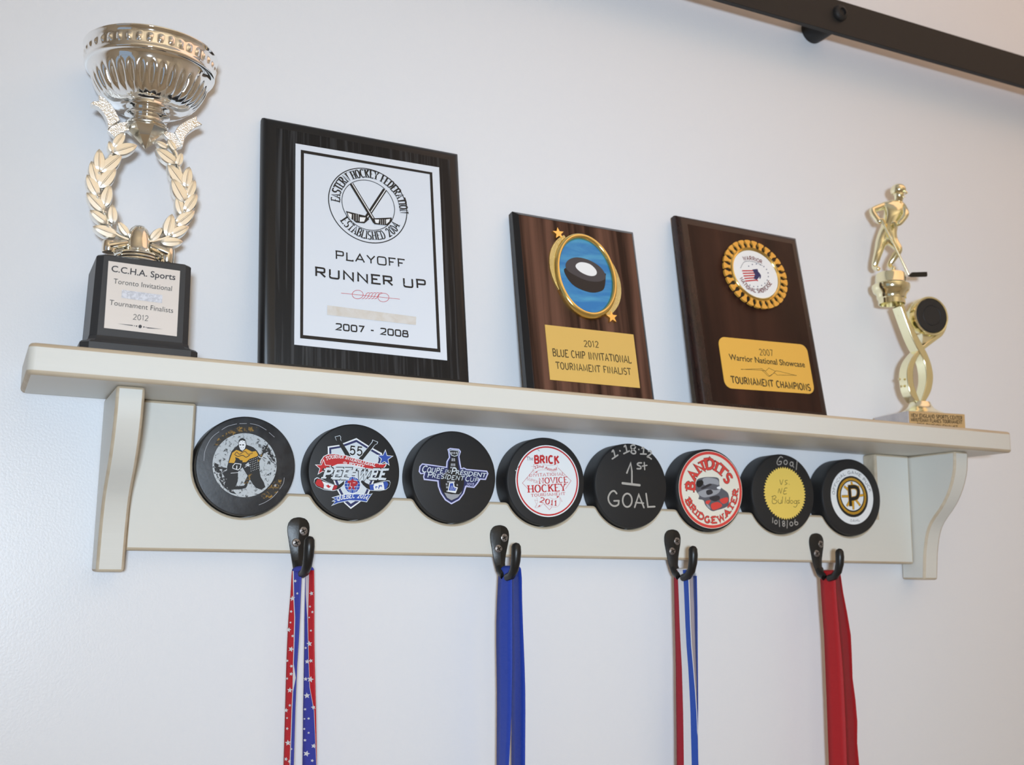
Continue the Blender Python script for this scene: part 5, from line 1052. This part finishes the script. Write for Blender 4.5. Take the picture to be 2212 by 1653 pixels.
pts += [(43.9, 287.6), (44.6, 289.4), (45.6, 290.0), (46.8, 290.4), (47.2, 291.4), (47.0, 293.0)] + [(46.6 + .02 * k, 294.2 + k * .85) for k in range(10)] + [(46.9, 303.2), (47.4, 304.6), (48.4, 305.6), (48.8, 306.4), (48.4, 307.0), (47.2, 306.8), (46.0, 304), (45, 296), (42, 284), (30, 268), (10, 263), (.01, 262.6)]
mb = MB(); mb.lathe([(r, z - DZ) for r, z in pts], 0, 0, 340, fn=lambda r, z, a: bowl_r(r, z, a) if 30.5 < r and z < 306.5 - DZ else r)
mb.build('bowl', M['chrome'], cup, angle=70)

# ================================================================== GOLD FIGURE TROPHY
T = GEO['T']
fig = thing('trophy_figure', 'small gold hockey player trophy on a pale marble block', 'trophy', (683, -42, DZ), (0, 0, math.radians(-9.3)))
mb = MB(); mb.box(-38, 28, -30, 26, 0, 17.0); mb.build('marble_base', M['marble'], fig, smooth=False, bevel=(.6, 2, 0))
mb = MB(); mb.box(-37.4, 28, -30.7, -30.0, .6, 16.6); pl = mb.build('nameplate', M['brassdull'], fig, smooth=False); part(pl, 'dull gold nameplate')
graphics('lettering', ART['figure_nameplate'], pl, -30.7)
z_ = lambda pts: [(x, z - DZ) for x, z in pts]
mb = MB(); mb.lathe([(24, 16.9), (24.5, 18.0), (23, 19.4), (17, 22.4), (13.5, 25), (11.5, 28), (10, 31.5), (6, 32.6), (.01, 33)], -1, 0, 44)
mb.build('foot_disc', M['palegoldsatin'], fig, angle=50)
def strand(o, i, y0, y1, name):
    mb = MB(); a = catmull(o, k=4); b = catmull(i, k=4)
    V = []
    for p, q in zip(a, b): V += [(p[0], y0, p[1] - DZ), (q[0], y0, q[1] - DZ), (q[0], y1, q[1] - DZ), (p[0], y1, p[1] - DZ)]
    F = []
    for k in range(len(a) - 1):
        for j in range(4): F.append((k * 4 + j, k * 4 + (j + 1) % 4, k * 4 + 4 + (j + 1) % 4, k * 4 + 4 + j))
    F += [(0, 1, 2, 3), tuple((len(a) - 1) * 4 + j for j in range(4))]
    mb.add(V, F); return mb.build(name, M['palegold'], fig, angle=40, bevel=(.7, 2, 0))
strand(T['strandA'], T['strandA_in'], -6.5, 7.5, 'curved_strand')
strand(T['strandB'], T['strandB_in'], -7.5, 6.5, 'curved_strand')
for x, y, z in ((-17.5, 0, 190), (-14.6, 0, 183.5), (-19.8, 1, 122.5), (-18.2, 1, 115)):
    mb = MB(); mb.ball((x - 3.0, y + 1, z - DZ), 1.5, 10); mb.build('bead_stud', M['palegold'], fig)
mb = MB(); mb.prism(z_([(2.4, 176), (4.0, 160.5), (9, 163), (19.5, 170.5), (27, 176), (15, 171)]), -4.5, 5.5, 'y'); mb.build('web', M['palegoldsatin'], fig, angle=30)
GC = (12.0, 189.6)
mb = MB(); mb.lathe([(18.0, 7.6), (18.6, 8.8), (20.2, 9.0), (20.9, 8.0), (20.9, -5.5), (20, -6.5), (12, -6.5), (12, 5), (18, 5)], 0, 0, 64)
mb.v = [(GC[0] + x, -z, GC[1] + y - DZ) for x, y, z in mb.v]; ph = mb.build('puck_holder', M['palegold'], fig, angle=40)
mb = MB(); mb.lathe([(17.9, 4), (17.9, 8.6), (17.2, 9.4), (10.9, 9.4), (10.5, 9.0), (10.1, 9.4), (.01, 9.4)], 0, 0, 64)
mb.v = [(GC[0] + x, -z, GC[1] + y - DZ) for x, y, z in mb.v]; part(mb.build('puck_insert', M['rubber'], fig, angle=30), 'round black puck insert')
PX = -29.0
mb = MB(); mb.lathe([(.01, 209), (11.6, 208), (12.4, 200.6), (13.4, 200.4), (13.6, 205.6), (14.6, 206.4), (15.0, 210.6), (17.8, 213.2), (19.2, 217.6), (19.0, 220.6), (17.0, 222.0), (15.9, 223.2), (15.2, 231.2), (14.2, 233.2), (.01, 234.0)], PX, 0, 56)
mb.v = [(x, y, z - DZ) for x, y, z in mb.v]; mb.build('cup_pedestal', M['palegold'], fig, angle=45)
def skin(name, joints, edges, mat, parent, sub=2):
    me = bpy.data.meshes.new(name); keys = list(joints)
    me.from_pydata([tuple(c * .001 for c in (joints[k][0], joints[k][1], joints[k][2] - DZ)) for k in keys], [(keys.index(a), keys.index(b)) for a, b in edges], [])
    o = bpy.data.objects.new(name, me); COL.objects.link(o)
    o.modifiers.new('s', 'SKIN'); o.modifiers.new('u', 'SUBSURF').levels = sub
    sv = me.skin_vertices[0].data
    for k, v in zip(keys, sv):
        r = joints[k][3]; r = r if hasattr(r, '__len__') else (r, r); v.radius = (r[0] * .001, r[1] * .001); v.use_root = (k == keys[0])
    dg = bpy.context.evaluated_depsgraph_get(); dg.update()
    m2 = bpy.data.meshes.new_from_object(o.evaluated_get(dg)); bpy.data.objects.remove(o); bpy.data.meshes.remove(me)
    m2.name = name; m2.materials.clear(); m2.materials.append(mat)
    m2.polygons.foreach_set('use_smooth', [True] * len(m2.polygons))
    q = bpy.data.objects.new(name, m2); COL.objects.link(q); q.parent = parent; return q
J = {'pelvis': (-27, 1, 278, 8.8), 'waist': (-24, -1, 287, 8.6), 'chest': (-19.5, -3, 298.5, 11.2), 'upper': (-17.5, -4.5, 306.5, 9.6), 'neck': (-15.6, -6, 313.5, 4.2), 'jaw': (-15.2, -8, 317.5, 5.4), 'head': (-15.2, -7.5, 324, 7.2),
     'shL': (-27.5, 1, 309.5, 4.6), 'elL': (-45.0, 0, 302, 3.7), 'wrL': (-41.0, -5, 291, 3.1), 'haL': (-38.5, -7.5, 286, 3.3),
     'shR': (-10.5, -8, 308, 4.4), 'elR': (-14, -16.5, 296, 3.9), 'wrR': (-20.5, -16, 287, 3.0), 'haR': (-25.0, -15.5, 283.5, 3.2),
     'hiL': (-31.5, 3, 272, 7.0), 'knL': (-38.5, 0, 256, 4.6), 'caL': (-40.5, 2, 248, 4.2), 'anL': (-42, 3, 240.5, 3.0), 'toL': (-42, -6, 237.0, 2.6),
     'hiR': (-22.5, -2, 270, 6.8), 'knR': (-17.8, -8, 259.5, 4.4), 'caR': (-22.5, -4.5, 252, 4.0), 'anR': (-27, -1, 243, 2.9), 'toR': (-26, -10, 237.0, 2.6)}
ED = [('pelvis', 'waist'), ('waist', 'chest'), ('chest', 'upper'), ('upper', 'neck'), ('neck', 'jaw'), ('jaw', 'head'), ('upper', 'shL'), ('shL', 'elL'), ('elL', 'wrL'), ('wrL', 'haL'), ('upper', 'shR'), ('shR', 'elR'), ('elR', 'wrR'), ('wrR', 'haR'),
      ('pelvis', 'hiL'), ('hiL', 'knL'), ('knL', 'caL'), ('caL', 'anL'), ('anL', 'toL'), ('pelvis', 'hiR'), ('hiR', 'knR'), ('knR', 'caR'), ('caR', 'anR'), ('anR', 'toR')]
body = skin('player_figure', J, ED, M['palegold'], fig); body.location = (0, .006, 0)
mb = MB()
mb.ball((-15.2, -6.9, 325.4 - DZ), 8.0, 26, sz=(.98, 1.05, .86)); mb.build('helmet', M['palegold'], body)
mb = MB(); mb.tube([(-12.2, -13.7, 323 - DZ), (-11.2, -15.9, 319.8 - DZ), (-12.2, -13.9, 319.0 - DZ)], [.6, 1.1, .7], 8)
for ex in (-14.8, -9.6): mb.ball((ex, -13.1, 322.2 - DZ), .75, 8)
mb.tube([(-15.0, -12.9, 316.3 - DZ), (-12.8, -13.9, 316.1 - DZ), (-10.6, -12.5, 316.4 - DZ)], [.35, .55, .35], 8)
mb.build('face', M['palegold'], body)
mb = MB()
a = Vector((-40.2, -10.0, 290.5)); b = Vector((-12.8, -14.0, 231.6)); d = (b - a).normalized()
for base, off in (((-38.0, -8.6, 287.5), 0), ((-27.0, -14.6, 284.0), 0)):
    for k in range(4):
        p = Vector(base) + d * (k * 1.5 - 2.2); nx = d.cross(Vector((0, 1, 0))).normalized()
        mb.tube([tuple(Vector((q.x, q.y, q.z - DZ))) for q in (p + nx * 1.9 + Vector((0, 1, 0)), p + nx * 1.5 + Vector((0, -1.6, 0)), p - nx * .6 + Vector((0, -2.6, 0)), p - nx * 1.9 + Vector((0, -1.2, 0)))], [.8, .85, .8, .6 - .05 * k], 8)
    p = Vector(base) - d * 3; nx = d.cross(Vector((0, 1, 0))).normalized()
    mb.tube([tuple(Vector((q.x, q.y, q.z - DZ))) for q in (p - nx * 2 + Vector((0, 0, 0)), p - nx * 1.4 + Vector((0, -2, 0)), p + nx * .2 + d * .6 + Vector((0, -2.8, 0)))], [1.0, .9, .65], 8)
mb.build('glove_fingers', M['palegold'], body, weld=False)
mb = MB(); mb.tube([tuple(Vector((q.x, q.y, q.z - DZ))) for q in (a, b)], [1.15, 1.15], 10)
stick = mb.build('hockey_stick', M['palegold'], fig, loc=(0, .006, 0))
mb = MB(); mb.prism([(-13.8, 230.2 - DZ), (-10.2, 229.2 - DZ), (8.8, 231.2 - DZ), (9.6, 232.8 - DZ), (9.2, 236.4 - DZ), (-9.2, 234.2 - DZ)], -15.2, -13.2, 'y'); part(mb.build('blade', M['enamel'], stick, bevel=(.4, 2, 0), smooth=False), 'stick blade with its dark reflection painted in')  # blade is pale gold metal; the black colour stands in for its reflection

# ================================================================== COAT HOOKS
hook_lab = ['black metal coat hook holding the red, white and blue ribbon with stars', 'black metal coat hook holding the plain blue ribbon', 'black metal coat hook holding the red, white and blue striped ribbon', 'black metal coat hook holding the plain red ribbon']
HX = [43.9, 216.6, 391.0, 559.2]
def make_hook(x, lab, zt):
    t = thing('coat_hook', lab, 'coat hook', (x, -18.2, zt), group='coat hooks on the shelf rail')
    # teardrop plate with a raised centre ridge, z = 0 at its top
    rows = [(0.0, 1.2), (.7, 4.4), (2.0, 6.4), (4.5, 8.1), (7.5, 8.75), (10.5, 8.7), (14, 8.2), (19, 7.1), (25, 5.9), (31, 4.9), (36, 4.3), (39, 4.1)]
    mb = MB(); V = []
    for z, w in rows:
        c = -2.2 - 1.3 * min(1, z / 6); e = -1.2
        fwd = -max(0, (z - 27)) ** 1.5 * .10
        V += [(-w, 0 + fwd, -z), (-w * .98, e + fwd, -z), (-w * .1, c + fwd, -z), (w * .1, c + fwd, -z), (w * .98, e + fwd, -z), (w, 0 + fwd, -z)]
    F = []
    for i in range(len(rows) - 1):
        for j in range(6): F.append((i * 6 + j, i * 6 + (j + 1) % 6, i * 6 + 6 + (j + 1) % 6, i * 6 + 6 + j))
    F += [tuple(range(6)), tuple((len(rows) - 1) * 6 + j for j in range(6))]
    mb.add(V, F); mb.build('back_plate', M['iron'], t, angle=32)
    mb = MB()
    path = [(0, -3.2, -34.5), (0, -5.6, -39), (0, -10.5, -42.0), (0, -17, -43.0), (0, -24, -41.6), (0, -29.5, -36.6), (0, -32.0, -29.5), (0, -32.6, -23), (0, -32.3, -18.2), (0, -31.9, -16.2), (0, -31.6, -15.2)]
    mb.tube(path, [4.0, 3.9, 3.6, 3.4, 3.4, 3.6, 3.9, 4.1, 3.9, 2.8, .6], 16)
    mb.v = [(x, y, z) for x, y, z in mb.v]
    mb.build('prong', M['iron'], t, angle=50)
    for sx, sz in ((3.1, -10.5), (-1.9, -19.6)):
        mb = MB(); mb.lathe([(3.45, 0), (3.45, .5), (3.0, .95), (1.4, 1.2), (.01, 1.25)], 0, 0, 28)
        mb.v = [(sx + x, -2.55 - z, sz + y) for x, y, z in mb.v]
        s = mb.build('screw', M['screw'], t, angle=50)
        mb = MB()
        for an in (.5, .5 + PI / 2):
            mb.box(-2.0, 2.0, -3.88, -3.6, -.42, .42)
            for i in range(len(mb.v) - 8, len(mb.v)):
                x, y, z = mb.v[i]; mb.v[i] = (sx + x * math.cos(an) - z * math.sin(an), y, sz + x * math.sin(an) + z * math.cos(an))
        part(mb.build('cross_slot', M['enamel'], s, smooth=False), 'dark cross slot')
    return t
for x, lab, zt in zip(HX, hook_lab, (-37.4, -38.6, -37.6, -36.8)): make_hook(x, lab, zt)

# ================================================================== MEDAL RIBBONS
rib_lab = {1: 'red, white and blue ribbon scattered with white stars', 2: 'plain royal blue ribbon with white wall showing between its strands', 3: 'ribbon with red, white and blue lengthwise stripes', 4: 'plain red ribbon hanging from the rightmost hook'}
def strand_fn(rows):
    # extend below the picture, then a smooth interpolation along the strand
    a, b = rows[-2], rows[-1]; rows = rows + [[b[i] + (b[i] - a[i]) * k * (1 if i % 2 else .35) for i in range(4)] for k in (1, 3.5, 6)]
    def f(u, t):
        i = min(int(t), len(rows) - 2); s = t - i
        r = [rows[i][k] * (1 - s) + rows[i + 1][k] * s for k in range(4)]
        y = YB + (YF - YB) * u + 1.0 * math.sin(PI * u) * 0
        return (r[0] * (1 - u) + r[2] * u, y, r[1] * (1 - u) + r[3] * u)
    return f, len(rows) - 1
YB, YF = -23.0, -42.0
def ribbon_strand(mb, rows, cols, sub=5):
    """cols: per material column the (u0, u1) limits at the rows' parameter t"""
    f, T_ = strand_fn(rows)
    for mat, lim in cols:
        ts = [i / sub for i in range(T_ * sub + 1)]; V = []; F = []; K = 3
        for t in ts:
            u0, u1 = lim(t)
            V += [f(u0 + (u1 - u0) * k / K, t) for k in range(K + 1)]
        for i in range(len(ts) - 1):
            for k in range(K): F.append((i * (K + 1) + k, i * (K + 1) + k + 1, (i + 1) * (K + 1) + k + 1, (i + 1) * (K + 1) + k))
        mb.add(V, F, mat)
    return f
def lerp(tab):
    def g(t):
        t = min(max(t, tab[0][0]), tab[-1][0])
        for a, b in zip(tab, tab[1:]):
            if t <= b[0]:
                s = (t - a[0]) / (b[0] - a[0]); return a[1] + (b[1] - a[1]) * s
        return tab[-1][1]
    return g
def cols_from(bounds, mats):
    fs = [lerp(b) for b in bounds]
    return [(m, (lambda t, i=i: (fs[i](t), fs[i + 1](t)))) for i, m in enumerate(mats)]
ZERO = [(0, 0), (1, 0)]; ONE = [(0, 1), (1, 1)]
RB = {
 1: (['ribbon_red2', 'ribbon_white', 'ribbon_navy', 'ribbon_pink'],
     cols_from([ZERO, [(0, .08), (1, .28), (2, .53), (5, .68), (8, .62)], [(0, .2), (1, .36), (2, .60), (4, .70), (4.6, .95), (5.2, .75), (8, .70)], ONE], [0, 1, 2]),
     cols_from([ZERO, [(0, .03), (1, .10), (2, .30), (3.5, .42), (5, .52), (6, .85), (8, .98)], [(0, .45), (1, .42), (2, .38), (3.5, .46), (5, .56), (6, .89), (8, 1)], ONE], [2, 3, 0])),
 2: (['ribbon_blue'], cols_from([ZERO, ONE], [0]), cols_from([ZERO, ONE], [0])),
 3: (['ribbon_darkred', 'ribbon_white', 'ribbon_stripeblue', 'ribbon_pink'],
     cols_from([ZERO, [(0, .25), (1, .29), (5, .35), (9, .33)], [(0, .60), (1, .64), (5, .70), (9, .68)], [(0, .95), (5, .97), (9, .98)], ONE], [0, 1, 2, 1]),
     cols_from([ZERO, [(0, .55), (3, .60), (6, .70), (8, .4)], ONE], [3, 2])),
 4: (['ribbon_red'], cols_from([ZERO, ONE], [0]), cols_from([ZERO, ONE], [0])),
}
for k in (1, 2, 3, 4):
    YB, YF = (-29.0, -37.5) if k == 1 else (-23.0, -42.0)
    mats, cL, cR = RB[k]; rows = GEO['ribbons'][str(k)]
    mb = MB()
    fL = ribbon_strand(mb, rows[0], cL); fR = ribbon_strand(mb, rows[1], cR)
    # the fold lying over the prong joins both strands
    V = []; nf = 10; K = 6
    for i in range(nf + 1):
        s = i / nf
        for j in range(K + 1):
            u = j / K; p = fL(u, 0); q = fR(u, 0)
            V.append((p[0] + (q[0] - p[0]) * (.5 - .5 * math.cos(PI * s)), p[1], p[2] + (q[2] - p[2]) * s + 3.2 * math.sin(PI * s)))
    F = [(i * (K + 1) + j, i * (K + 1) + j + 1, (i + 1) * (K + 1) + j + 1, (i + 1) * (K + 1) + j) for i in range(nf) for j in range(K)]
    mb.add(V, F, {1: 2, 2: 0, 3: 1, 4: 0}[k])
    # the strands are cloth with a thickness of their own
    o = mb.build('medal_ribbon', [M[x] for x in mats], None, angle=70)
    o.location = (0, 0, ZS)
    so = o.modifiers.new('cloth', 'SOLIDIFY'); so.thickness = .0005; so.offset = 0
    tag(o, rib_lab[k], 'ribbon', 'medal ribbons hanging from the hooks')
    if k == 1:
        mb = MB()
        for f, S, sd in ((fL, GEO['starsL'], -1), (fR, GEO['starsR'], -1)):
            for u, t, r in S:
                c = Vector(f(u, t)); du = (Vector(f(min(u + .05, 1), t)) - Vector(f(max(u - .05, 0), t))).normalized(); dt = (Vector(f(u, t + .1)) - Vector(f(u, max(0, t - .1)))).normalized()
                nn = du.cross(dt).normalized(); nn = nn if nn.x < 0 else -nn
                # the weave runs across the depth of the strand, so a star is as wide along it as it is tall
                ph = .3 * math.sin(u * 40 + t * 7)
                kx = 1.35
                ring = [c + nn * .38 + du * (R_ * kx * math.cos(a)) + dt * (R_ * math.sin(a)) for R_, a in [((r * 1.1 if q % 2 == 0 else r * .5), ph - PI / 2 + q * PI / 5) for q in range(10)]]
                ring = [Vector((v.x, min(max(v.y, YF), YB), v.z)) for v in ring]
                mb.add([tuple(c + nn * .38)] + [tuple(v) for v in ring], [(0, 1 + q, 1 + (q + 1) % 10) for q in range(10)])
        mb.build('printed_stars', M['ribbon_white'], o, smooth=False, weld=False)

# ================================================================== BARN DOOR RAIL
rail = thing('sliding_door_rail', 'black steel sliding door rail bolted to the wall above the shelf', 'door rail', (0, 0, 0))
mb = MB(); mb.box(100, 1900, -43, -37, 484.5, 522.5); mb.build('bar', M['railblack'], rail, smooth=False, bevel=(.6, 2, 0))
for bx_ in (593.6, 1180.0, 1760.0):
    mb = MB(); mb.lathe([(14.5, .3), (14.5, 36.8)], 0, 0, 48); mb.v = [(bx_ + x, -z, 507 + y) for x, y, z in mb.v]
    mb.build('standoff', M['railblack'], rail, angle=40)
    mb = MB(); mb.lathe([(8.6, 43), (8.6, 45.6), (7.2, 47.6), (4.4, 48.4), (4.2, 46.4), (.01, 46.2)], 0, 0, 32); mb.v = [(bx_ + x, -z, 507 + y) for x, y, z in mb.v]
    mb.build('bolt', M['railblack'], rail, angle=40)
